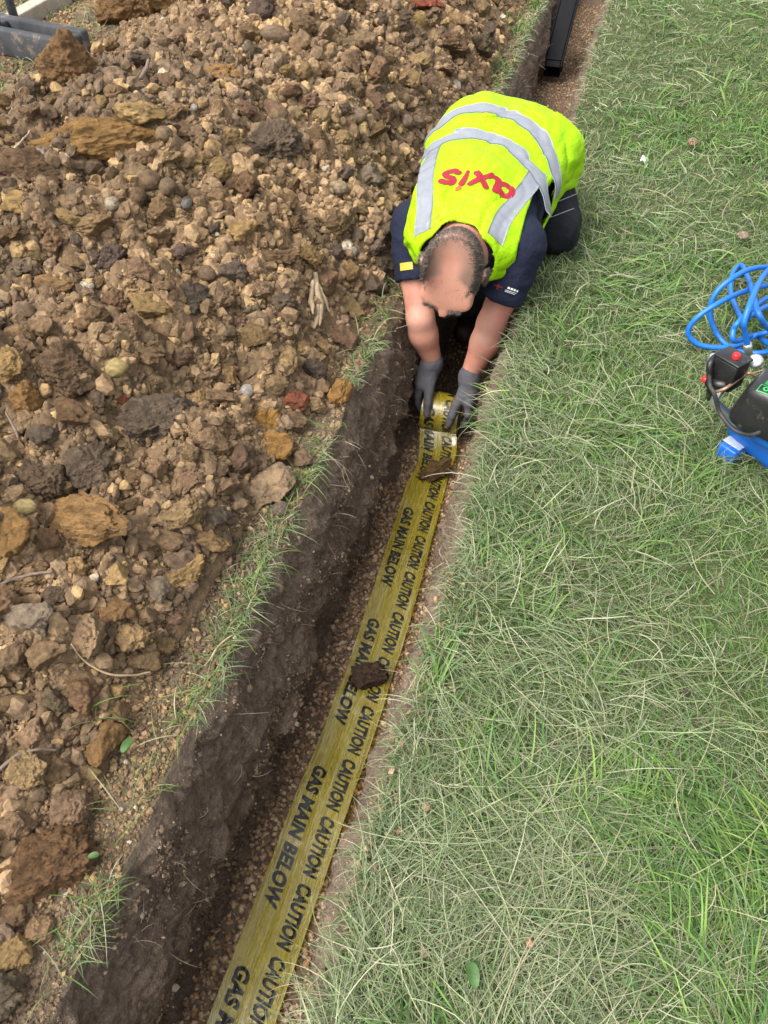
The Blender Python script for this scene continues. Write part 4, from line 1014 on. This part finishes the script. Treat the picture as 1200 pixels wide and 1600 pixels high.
# printed words
def text_tris(txt, cut=.006):
    c = bpy.data.curves.new('letters', 'FONT'); c.body = txt; c.size = 1; c.resolution_u = 5; c.offset = .048; c.space_character = 1.06
    o_ = bpy.data.objects.new('letters', c); COL.objects.link(o_); dg = bpy.context.evaluated_depsgraph_get(); me = bpy.data.meshes.new_from_object(o_.evaluated_get(dg))
    bpy.data.objects.remove(o_); bpy.data.curves.remove(c)
    bm = bmesh.new(); bm.from_mesh(me); bpy.data.meshes.remove(me); bmesh.ops.triangulate(bm, faces=bm.faces[:])
    v_, f_ = bm_np(bm); v_ = v_[:, :2]; v_[:, 0] -= v_[:, 0].min(); v_[:, 1] -= v_[:, 1].min()
    return v_, f_[0]
def divide(v, f, it=2):
    for _ in range(it):
        a, b, c = v[f[:, 0]], v[f[:, 1]], v[f[:, 2]]; n0 = len(v); k = len(f)
        v = np.concatenate([v, (a+b)/2, (b+c)/2, (c+a)/2]); ab, bc, ca = n0+np.arange(k), n0+k+np.arange(k), n0+2*k+np.arange(k)
        f = np.concatenate([np.stack([f[:, 0], ab, ca], 1), np.stack([ab, f[:, 1], bc], 1), np.stack([ca, bc, f[:, 2]], 1), np.stack([ab, bc, ca], 1)])
    return v, f
def s_of_y(y): return float(np.interp(y, line[:len(flat), 1], s_len[:len(flat)]))
TXT = {'CAUTION': divide(*text_tris('CAUTION')), 'GAS MAIN BELOW': divide(*text_tris('GAS MAIN BELOW'))}
gl = G(); smax_ = s_len[-1]-.17
def word(txt, s_start, length, v0, hgt):
    v, f = TXT[txt]; w, h = v[:, 0].max(), v[:, 1].max()
    a = v[:, 0]/w*length; b = v[:, 1]/h*hgt
    s = s_start-a-b*.22; vv = v0+b
    if s.min() < 0 or s.max() > smax_: 
        keep = ((s[f] > .0) & (s[f] < smax_)).all(1); f = f[keep]
        if not len(f): return
    gl.add(tape_xyz(s, vv, .0009), f)
s0 = s_of_y(.921)
for k in range(-10, 22): word('CAUTION', s0+.1462*k+.004, .128, .012, .034)
s1 = s_of_y(1.183)
for k in range(-4, 8): word('GAS MAIN BELOW', s1+.4386*k, .318, -.048, .034)
v, f = gl.get(); part('lettering', v, f[0], M['ink'], tape, False)
# clods that hold the tape down
for (px, py, sz, zz, col, mi, lab) in ((578, 1056, 52, -.405, (.105, .072, .05), 0, 'dark damp clod holding down the middle of the tape'), (686, 735, 48, -.405, (.17, .105, .05), 3, 'brown clod weighing down the tape just before the roll')):
    put(px, py, sz, col, 'soil_clod', CLOD[mi], lab, 'clod', z=zz, asp=(1.05, .8, .7), yaw=.3, sink=.5)

# ------------------------------------------------------------------ black duct leaning in the far end of the trench
def box_section(w, h, L, wall, r=.012):
    def rr(w, h, r, n=5):
        out = []
        for cx, cy, a0 in ((w/2-r, h/2-r, 0), (-w/2+r, h/2-r, 90), (-w/2+r, -h/2+r, 180), (w/2-r, -h/2+r, 270)):
            out += [(cx+r*math.cos(R(a0+90*k/n)), cy+r*math.sin(R(a0+90*k/n))) for k in range(n+1)]
        return out
    o_, i_ = rr(w, h, r), rr(w-2*wall, h-2*wall, max(.002, r-wall)); m = len(o_); V = []
    for ring_, y in ((o_, 0), (o_, L), (i_, L), (i_, 0)): V += [(x, y, z) for x, z in ring_]
    V = np.array(V); idx = grid_faces(4, m, True); k = np.arange(m); k2 = (k+1) % m
    return V, np.concatenate([idx, np.stack([3*m+k, 3*m+k2, k2, k], 1)])
p0, p1 = at(862, 112, -.33), at(896, -20, .02); p1 = p0+(p1-p0)*1.6
ydir = (p1-p0)/np.linalg.norm(p1-p0); xdir = np.cross(ydir, [0, 0, 1]); xdir /= np.linalg.norm(xdir); zdir = np.cross(xdir, ydir)
Mx = np.stack([xdir, ydir, zdir], 1); Ld = float(np.linalg.norm(p1-p0))
duct = bpy.data.objects.new('plastic_duct', None); COL.objects.link(duct); duct.location = p0
tag(duct, 'black square plastic duct standing in the far end of the trench behind the man', 'duct')
M['duct'] = simple('black_duct_plastic', (.004, .004, .005), .6, 0, .3, 20, .1, spec=.15)
V, f = box_section(.105, .09, Ld, .006); part('duct_body', V@Mx.T+p0, f, M['duct'], duct, False)
g = G()
for sx_ in (-.056, .056): g.add(*box((.010, Ld, .012), .003, 2, Matrix.Translation((sx_, Ld/2+.004, .041))))
v, f = g.get(); part('edge_rib', v@Mx.T+p0, f, M['duct'], duct)
V, f = box_section(.116, .101, .016, .0055); part('end_collar', V@Mx.T+p0+ydir*.045, f, M['duct'], duct, False)

# ------------------------------------------------------------------ air compressor with its hose on the lawn
M['blue'] = simple('blue_enamel', (.010, .115, .46), .34, 0, .12, 8, .05, dirt=((.10, .12, .16), 14, .60))
M['hose'] = simple('blue_hose_rubber', (.010, .14, .52), .42, 0, .08, 60, .1)
M['red'] = simple('red_plastic', (.55, .015, .02), .4, 0, .1, 40, .05)
M['green'] = simple('green_print', (.03, .42, .09), .5, 0, .06, 60, .05)
M['chrome'] = simple('dull_chrome', (.55, .56, .58), .28, .8, .1, 30, .1)
M['copper'] = simple('brass_pipe', (.34, .22, .13), .4, .6, .15, 30, .1)
M['cable'] = simple('black_cable', (.03, .028, .027), .6, 0, .3, 40, .1)
M['label'] = simple('grey_label', (.45, .50, .62), .5, 0, .08, 40, .05)
comp = bpy.data.objects.new('air_compressor', None); COL.objects.link(comp)
c0 = at(1119, 650, .10); c1 = at(1200, 713, .10); cx_ = (c1-c0)*np.array([1, 1, 0]); cx_ /= np.linalg.norm(cx_); cz_ = np.array([0, 0, 1.0]); cy_ = np.cross(cz_, cx_)
c0 = at(1124, 655, .08); comp.location = (c0[0], c0[1], 0)
tag(comp, 'blue air compressor with black motor cover standing on the grass at the right edge', 'compressor')
CO = np.array([c0[0], c0[1], 0]); CM = np.stack([cx_, cy_, cz_], 1)
def cw(p): return np.asarray(p, float)@CM.T+CO
def cinv(px, py, z): return (at(px, py, z)-CO)@CM
def cpart(name, vf, mat, smooth=True, par=None):
    v, f = vf; f = f if isinstance(f, list) else [f]
    return part(name, cw(v), f, M[mat], comp, smooth) if par is None else subpart(name, cw(v)-CO, f, M[mat], par, np.zeros(3), smooth)
def lathe_x(prof, seg=40, cy=0, cz=0):
    t = np.linspace(0, 2*np.pi, seg, endpoint=False); V = np.array([[x, cy+r*math.cos(a), cz+r*math.sin(a)] for x, r in prof for a in t]); return V, [grid_faces(len(prof), seg, True)[:, ::-1]]
TR, TZ = .055, .066
prof = [(.0, .001), (.004, .026), (.014, .042), (.030, .051), (.048, TR)]+[(x, TR) for x in np.linspace(.06, .44, 8)]+[(.455, .051), (.47, .042), (.48, .026), (.484, .001)]
prof = [(a+.0, b*.9) for a, b in prof]
cpart('tank', lathe_x(prof, 48, .058, TZ), 'blue')
fo = box((.050, .070, .042), .006, 3, Matrix.Translation((.062, .010, .026)) @ Matrix.Rotation(R(8), 4, 'Z')); cpart('foot', fo, 'blue')
fo = box((.040, .11, .05), .006, 3, Matrix.Translation((.36, .03, .028))); cpart('foot', fo, 'blue')
lb = box((.048, .026, .003), .0006, 1, Matrix.Translation((.062, .002, .0490)) @ Matrix.Rotation(R(8), 4, 'Z')); cpart('foot_label', lb, 'label', False)
# rounded blue pump housing above the tank, black motor cover on it
def rot20(q): return np.stack([q[:, 0]*.94+q[:, 1]*.342, -q[:, 0]*.342+q[:, 1]*.94, q[:, 2]], 1)
def housing(p):
    q = rot20(p-np.array([.182, .054, .162])); r = np.array([.155, .088, .052])
    k = ((np.abs(q)/r)**3.2).sum(1)**(1/3.2); return (k-1)*r.min()
v, f = surf(housing, (-.06, -.18, .08), (.38, .22, .24), .006); cpart('pump_housing', (v, [f]), 'blue')
def cover(p):
    q = rot20(p-np.array([.172, .034, .212]))
    sc = np.array([.140, .090, .058]); w = 1-.12*np.clip((q[:, 2]+.03)/.09, 0, 1); q2 = q/np.stack([sc[0]*w, sc[1]*w, np.full(len(q), sc[2])], 1)
    k = (np.abs(q2)**7).sum(1)**(1/7); return (k-1)*sc.min()
v, f = surf(cover, (-.04, -.16, .13), (.38, .20, .29), .0045); cpart('motor_cover', (v, [f]), 'black')
# green print on the cover top
g = G()
def bar(x0, y0, x1, y1, w, n_=40):
    P = np.linspace([x0, y0], [x1, y1], n_); d = (P[1]-P[0])/np.linalg.norm(P[1]-P[0]); nn = np.array([-d[1], d[0]])*w/2
    V = np.stack([P-nn, P+nn], 1).reshape(-1, 2); return np.concatenate([V, np.full((len(V), 1), .3015)], 1), grid_faces(n_, 2)
for k in range(4): g.add(*bar(.170, .026+.0075*k, .285, .026+.0075*k, .0036))
for a_ in ((.163, .016, .247, .016), (.163, -.016, .247, -.016), (.163, -.017, .163, .017), (.247, -.017, .247, .017)): g.add(*bar(*a_, .0022))
tv, tf_ = text_tris('OIL'); h_ = tv[:, 1].max(); tv = tv/h_*.020
g.add(np.concatenate([tv+[.176, -.010], np.full((len(tv), 1), .3019)], 1), tf_)
pv, pf = g.get(); pv = (pv-np.array([.215, .02, .3015]))*np.array([.62, .62, 1]); pv = np.stack([pv[:, 0]*.94-pv[:, 1]*.342+.125, pv[:, 0]*.342+pv[:, 1]*.94-.036, pv[:, 2]+.2712], 1)
lz = pv[:, 2:]-.2712; pv[:, 2] = .26; pv = drop_on(cover, pv, (0, 0, -1), .0008, .06); pv[:, 2:] += lz*.5
cpart('cover_print', (pv, pf), 'green', False)
# pressure switch box with red button
b0 = cinv(1146, 560, .27)
RZ = Matrix.Rotation(R(8), 4, 'Z')
def at_box(dx, dy, dz, size, bev=.003): return box(size, bev, 2, Matrix.Translation((b0[0]+dx, b0[1]+dy, .27+dz)) @ RZ)
bx_ = at_box(.0, 0, -.035, (.062, .052, .070), .004); sw = cpart('switch_box', bx_, 'black')
cpart('switch_lid', at_box(0, 0, .003, (.066, .056, .007), .002), 'black', True)
t = np.linspace(0, 2*np.pi, 24, endpoint=False)
def disc_z(x, y, z, r, h, r2=None): 
    r2 = r2 or r*.9
    V = [[x, y, z]]+[[x+rr*math.cos(a), y+rr*math.sin(a), zz] for rr, zz in ((r, z), (r, z+h*.75), (r2, z+h)) for a in t]+[[x, y, z+h]]; n_ = 24
    k = np.arange(n_); k2 = (k+1) % n_
    return np.array(V), [np.concatenate([np.stack([1+i*n_+k, 1+i*n_+k2, 1+(i+1)*n_+k2, 1+(i+1)*n_+k], 1) for i in range(2)]), np.stack([1+2*n_+k, 1+2*n_+k2, np.full(n_, 1+3*n_)], 1)]
cpart('stop_button', disc_z(b0[0]+.006, b0[1]-.002, .2765, .0088, .011, .0072), 'red')
def knob(x, y, z, d, r, L):
    p_ = np.array([x, y, z], float); d = np.array(d, float)/np.linalg.norm(d); return tube([p_, p_+d*L*.2, p_+d*L*.8, p_+d*L], [r*.8, r, r, r*.7], 14)
kb = cinv(1101, 592, .20); cpart('regulator_knob', knob(kb[0]+.012, kb[1], .20, (-1, -.1, .1), .009, .016), 'red')
cpart('regulator', tube([[kb[0]+.010, kb[1], .20], [kb[0]+.05, kb[1]+.01, .21], [b0[0], b0[1], .215]], [.013, .015, .016], 14), 'black')
def gauge(p_, d, r, nm):
    v, f = knob(*p_, d, r, .018); cpart(nm, (v, f), 'chrome')
gauge(cinv(1116, 566, .245), (-.7, .7, .5), .017, 'pressure_gauge'); gauge(cinv(1181, 565, .245), (.4, -.8, .6), .017, 'pressure_gauge')
pa = [cinv(1117, 613, .20), cinv(1135, 606, .22), cinv(1160, 588, .23), cinv(1171, 583, .24), cinv(1185, 590, .23)]
cpart('air_pipe', tube(spline(pa, 40), .0042, 10), 'copper')
ca = [cinv(1124, 552, .255), cinv(1110, 568, .25), cinv(1109, 600, .21), cinv(1116, 615, .20), cinv(1125, 645, .155), cinv(1143, 668, .145), cinv(1163, 678, .15), cinv(1180, 678, .17), cinv(1196, 668, .19)]
cpart('power_cable', tube(spline(ca, 90), .0052, 10), 'cable')
hb = [cinv(1108, 622, .14), cinv(1109, 600, .2), cinv(1109, 570, .25), cinv(1122, 552, .26)]; cpart('side_bracket', tube(spline(hb, 20), .0075, 8), 'black')
# column under the switch box to the tank
cpart('switch_stem', tube([[b0[0], b0[1], .205], [b0[0], b0[1]-.01, .15], [max(b0[0], .06), -.01, TZ+TR-.01]], [.014, .012, .012], 12), 'chrome')
Z = lambda x, y, z: at(1000+x/4.445, 380+y/4.445, z)
hp_ = [Z(745, 700, .16), Z(728, 610, .20), Z(725, 540, .23), Z(765, 420, .26), Z(820, 290, .26), Z(890, 190, .22), Z(990, 120, .12), Z(1120, 200, .06), Z(1100, 330, .05), Z(985, 300, .06), Z(889, 292, .09), Z(740, 330, .13), Z(590, 392, .15), Z(430, 490, .12), Z(345, 580, .08), Z(345, 650, .05), Z(420, 708, .03), Z(560, 725, .03), Z(700, 700, .04), Z(800, 640, .06), Z(900, 610, .08), Z(1010, 520, .08), Z(1060, 350, .07), Z(1000, 200, .10), Z(889, 168, .16), Z(760, 182, .18), Z(640, 245, .18), Z(540, 330, .15), Z(490, 430, .11), Z(492, 530, .07), Z(545, 645, .03), Z(630, 725, .02), Z(760, 760, .03), Z(900, 745, .04), Z(1030, 640, .04), Z(1020, 480, .05), Z(920, 430, .10), Z(800, 480, .13), Z(720, 530, .10), Z(665, 440, .07), Z(630, 340, .05), Z(640, 220, .04), Z(700, 152, .04), Z(742, 220, .08), Z(780, 330, .16), Z(820, 480, .18), Z(890, 590, .13), Z(960, 640, .09), Z(900, 700, .06), Z(800, 640, .05), Z(660, 680, .10), Z(650, 600, .13), Z(700, 530, .15), Z(800, 440, .12), Z(900, 380, .08), Z(1050, 420, .04), Z(1200, 520, .02)]
hose = bpy.data.objects.new('air_hose', None); COL.objects.link(hose); hose.location = (.44, 2.05, 0)
tag(hose, 'tangled coil of bright blue air hose lying behind the compressor', 'hose')
v, f = tube(spline(hp_, 900), .0076, 12); part('hose_pipe', v, f, M['hose'], hose)
d_ = np.array(hp_[0])-np.array(hp_[1]); d_ /= np.linalg.norm(d_); v, f = tube([hp_[0], hp_[0]+d_*.01, hp_[0]+d_*.035], [.011, .011, .009], 12); part('coupling', v, f, M['chrome'], hose)

# ------------------------------------------------------------------ fence base, posts and kerb behind the heap
def concrete():
    m = N('kerb_concrete'); v = m.coord(); c = m.ramp(m.noise(12, 6, .7, v), [(.3, (.30, .26, .21)), (.7, (.46, .41, .34))])
    return m.done(c, .9, 0, .2, m.bump(m.noise(150, 4, .7, v), .6, .004))
M['concrete'] = concrete(); M['rubber'] = simple('dusty_black_rubber', (.05, .052, .058), .8, 0, .25, 20, .4, dirt=((.24, .18, .12), 9, .56))
M['galv'] = simple('galvanised_steel', (.23, .25, .29), .45, .6, .15, 20, .1)
fp = at(40, 62, .06); ex_ = at(100, 72, .06)-at(0, 52, .06); fa = math.atan2(ex_[1], ex_[0])
foot = bpy.data.objects.new('fence_foot', None); COL.objects.link(foot); foot.location = (fp[0], fp[1], 0)
tag(foot, 'dusty black rubber fence foot half buried at the back of the heap', 'fence foot')
RM = Matrix.Rotation(fa, 4, 'Z')
def place(vf, base, rm=RM):
    v, f = vf; m = np.array(rm.to_3x3()); return v@m.T+np.array([base[0], base[1], 0]), f
g = G()
for sx_, sy_, x_, y_, z_, h_ in ((.72, .055, 0, -.085, .065, .13), (.72, .055, 0, .085, .065, .13), (.20, .115, -.26, 0, .06, .12), (.08, .115, .32, 0, .06, .12), (.32, .115, .12, 0, .02, .04)):
    g.add(*box((sx_, sy_, h_), .012, 2, Matrix.Translation((x_, y_, z_))))
v, f = place(g.get(), fp); part('block', v, f, M['rubber'], foot)
fence = bpy.data.objects.new('temporary_fence', None); COL.objects.link(fence); pp = at(4, 45, .10); fence.location = (pp[0], pp[1], 0)
tag(fence, 'grey steel posts of a site fence at the top left corner', 'fence')
for px, py in ((-2, 48), (23, 30)):
    b_ = at(px, py, .10); v, f = tube([b_-np.array([0, 0, .08]), b_+np.array([0, 0, 1.9])], .024, 16); part('post', v, f, M['galv'], fence)
p0_, p1_ = at(-2, 48, .1), at(23, 30, .1); dirf = (p0_-p1_); dirf[2] = 0; dirf /= np.linalg.norm(dirf)
for k in range(14): 
    b_ = p0_+dirf*(.05+.06*k); v, f = tube([b_+np.array([0, 0, .1]), b_+np.array([0, 0, 1.85])], .003, 6); part('wire', v, f, M['galv'], fence)
for z_ in (.12, 1.0, 1.85): v, f = tube([p0_+np.array([0, 0, z_-.1]), p0_+dirf*1.2+np.array([0, 0, z_-.1])], .014, 10); part('rail', v, f, M['galv'], fence)
k0, k1 = at(38, 22, .05), at(84, -4, .05); kd = (k1-k0)/np.linalg.norm(k1-k0); ka = math.atan2(kd[1], kd[0]); km = (k0+k1)/2
v, f = place(box((3.2, .10, .16), .008, 2, Matrix.Translation((.9, 0, 0))), km, Matrix.Rotation(ka, 4, 'Z')); v[:, 2] += .0
o = link('kerb', mesh_np('kerb', v, f, None, False), M['concrete']); tag(o, kind='structure')

# ------------------------------------------------------------------ twigs, splinters, leaves and litter
M['wood'] = simple('pale_split_wood', (.36, .265, .16), .8, 0, .3, 40, .6); M['bark'] = simple('grey_bark', (.16, .115, .085), .9, 0, .35, 60, .6)
M['leaf'] = simple('green_leaf', (.040, .10, .018), .55, 0, .35, 60, .4); M['paper'] = simple('white_litter', (.75, .75, .73), .6, 0, .05, 40, .1)
def lie(px, py, up=.006):
    q = heap_hit([px], [py])[0]; q[2] = heap_fine(q[:1], q[1:2])[0] if q[2] > .005 else .0; return q+np.array([0, 0, max(up, .004)+.006])
def twig(pts, r, mat, name, lab, cat, up=.008):
    P = [lie(x, y, up) for x, y in pts]; base = np.array(P).mean(0); path = spline(P, 40); path[:, 2] += .004*fbm(p3(path[:, 0]*40, path[:, 1]*40), 5, 2)
    rr = np.interp(np.linspace(0, 1, 40), [0, .5, 1], r); v, f = tube(path, rr*(1+.15*fbm(p3(np.arange(40)*.4, np.zeros(40)), 6, 2)), 8)
    o = link(name, mesh_np(name, v-base, f, None, True), M[mat], None, base); return tag(o, lab, cat)
twig([(118, 1020), (140, 1046), (175, 1064), (208, 1066), (238, 1058)], (.0014, .0022, .0018), 'wood', 'twig', 'pale bent twig lying on the lower heap', 'twig', .014)
twig([(-5, 1225), (30, 1195), (60, 1186), (95, 1183)], (.004, .003, .002), 'bark', 'twig', 'dark thin root lying above the lower left clods', 'twig', .016)
twig([(0, 925), (40, 915), (88, 905)], (.004, .0035, .002), 'bark', 'twig', 'brown twig at the left edge below the long ochre clod', 'twig', .016)
twig([(224, 142), (230, 122), (235, 107)], (.006, .006, .0045), 'bark', 'stick', 'short grey stick poking out of the upper heap', 'stick', .02)
twig([(20, 668), (32, 690), (38, 705)], (.002, .003, .002), 'bark', 'twig', 'tiny forked twig between the clods at the left edge', 'twig', .03)
twig([(322, 1048), (345, 1015), (365, 1000)], (.0016, .0016, .001), 'wood', 'straw', 'dry straw lying at the grass tuft near the edge', 'straw', .01)
twig([(-5, 268), (30, 255), (55, 225)], (.003, .003, .002), 'wood', 'straw', 'dry yellow stalk at the left edge of the upper slope', 'straw', .03)
# split pale piece of wood
ws = bpy.data.objects.new('wood_splinter', None); COL.objects.link(ws); b_ = lie(497, 485, .018); ws.location = b_; tag(ws, 'pale torn piece of wood sticking up among the clods', 'wood')
for pts, r in (([(492, 443), (496, 470), (502, 500), (500, 525)], (.010, .011, .004)), ([(490, 450), (487, 478), (490, 505)], (.007, .008, .003)), ([(498, 460), (508, 485), (516, 505)], (.007, .006, .001)), ([(495, 470), (497, 505), (492, 530)], (.007, .008, .003))):
    P = spline([lie(x, y, .018) for x, y in pts], 20); v, f = tube(P, np.interp(np.linspace(0, 1, 20), [0, .6, 1], r), 9); v = v+.0025*fbm(v*90, 7, 2)[:, None]; part('fibre_strand', v, f, M['wood'], ws)
def leaf(px, py, size, rot, lab, mat='leaf', name='leaf', z=.03, parent=None):
    b_ = lie(px, py, z); u, w = np.meshgrid(np.linspace(-1, 1, 13), np.linspace(-1, 1, 9), indexing='ij'); half = np.sqrt(np.clip(1-u**2, 0, 1))*(.55+.1*u)
    V = np.stack([u*size, half*w*size, .18*size*(1-u**2)+.25*size*(half*w)**2*2], -1).reshape(-1, 3); V[:, 2] += .001
    c, s = math.cos(rot), math.sin(rot); V = V@np.array([[c, s, 0], [-s, c, 0], [0, 0, 1]]); V2 = V-np.array([0, 0, .0012]); f = grid_faces(13, 9); n_ = len(V)
    o = link(name, mesh_np(name, np.concatenate([V, V2]), np.concatenate([f, f[:, ::-1]+n_]), None, True), M[mat], None, b_); return tag(o, lab, 'leaf')
leaf(206, 1180, .015, 1.4, 'small bright green leaf beside the upright light brown clod')
leaf(156, 1350, .009, .5, 'small green leaf in the grass strip near the lower left')
leaf(735, 1535, .017, 2.0, 'broad pale green leaf in the lawn near the bottom', z=.035)
leaf(975, 1545, .011, .3, 'round green leaf in the lawn at the bottom right', z=.035)
def lawn_stone(px, py, sz, col, mi, lab, pts=None):
    put(px, py, sz, col, 'pebble', PEB[mi], lab, 'pebble', z=.030, sink=.2)
lawn_stone(1082, 224, 16, (.42, .30, .21), 0, 'small tan stone on the lawn right of the vest')
lawn_stone(1160, 370, 17, (.48, .38, .30), 1, 'pale stone on the lawn above the blue hose')
lawn_stone(828, 1475, 13, (.58, .36, .24), 2, 'pinkish stone on the lawn near the bottom')
lawn_stone(666, 1262, 14, (.50, .38, .24), 3, 'tan crumb of stone on the grass beside the tape')
lawn_stone(662, 1486, 14, (.42, .28, .22), 4, 'reddish stone on the grass near the bottom of the tape')
lawn_stone(1073, 1082, 14, (.10, .085, .07), 5, 'dark lump of soil lying on the lawn at the right')
b_ = at(1007, 250, .035); v, f = ico(3); v = v*np.array([.016, .028, .004]); v[:, 2] += .009*np.sin(v[:, 0]*220)*np.cos(v[:, 1]*130); v *= 1+.2*fbm(v*60, 8, 2)[:, None]
o = link('paper_scrap', mesh_np('paper_scrap', v, f, None, False), M['paper'], None, b_); tag(o, 'crumpled scrap of white paper on the lawn', 'litter')
# dry soil crumbs spilt on the grass along the right edge
n = 2000; yy = np.concatenate([rng.uniform(.1, 2.0, 1500), rng.uniform(2, 6, 500)]); q = np.stack([edge_r(yy)-.02+np.abs(rng.normal(size=n))*.055, yy, np.zeros(n)], 1)
k = fbm(p3(q[:, 1]*3.2, 0*q[:, 1]), 79, 3) > -.02; q = q[k]; n = len(q); q[:, 2] = .004+rng.uniform(0, .018, n)*(q[:, 0] > edge_r(q[:, 1])); q[:, 2] = np.where(q[:, 0] < edge_r(q[:, 1]), -.012, q[:, 2])
s_ = rng.gamma(1.5, .0011, n)+.0010
o = link('spilt_soil', chunks('spilt_soil', CV, q, np.minimum(s_, .007), pick([(.27, .20, .13), (.34, .26, .18), (.22, .16, .105), (.30, .20, .125)], n, .2), None, flat=True), M['crumb']); tag(o, 'dry pale soil crumbs spilt on the grass edge right of the trench', 'soil crumbs', kind='stuff')
# bits of soil and small stones stuck in the cut trench walls
pos = []
for q, sd_w, cnt in ((WALLQ[0], 1, 9000), (WALLQ[1], -1, 2600)):
    k = q[(q[:, 1] > 0) & (q[:, 1] < 6.5) & (q[:, 2] < -.006) & (q[:, 2] > -.44)]; pr = 1/(1+k[:, 1])**2*np.clip(.15+1.6*fbm(k*np.array([9, 6, 14.]), 59, 3), .02, 1); i = rng.choice(len(k), cnt, p=pr/pr.sum()); w_ = k[i]+rng.normal(size=(cnt, 3))*.003; pos.append(w_)
q = np.concatenate(pos); n = len(q); s_ = np.minimum(rng.gamma(1.6, .0011, n)+.0009, .008)
c_ = pick([(.17, .123, .086), (.20, .146, .10), (.145, .105, .075), (.235, .17, .12), (.18, .13, .092), (.165, .12, .085), (.36, .29, .21)], n, .25)
o = link('wall_crumbs', chunks('wall_crumbs', CV, q, s_, c_, None, flat=True), M['crumb']); tag(o, 'crumbs of soil and grit sticking to the trench walls', 'soil crumbs', kind='stuff')
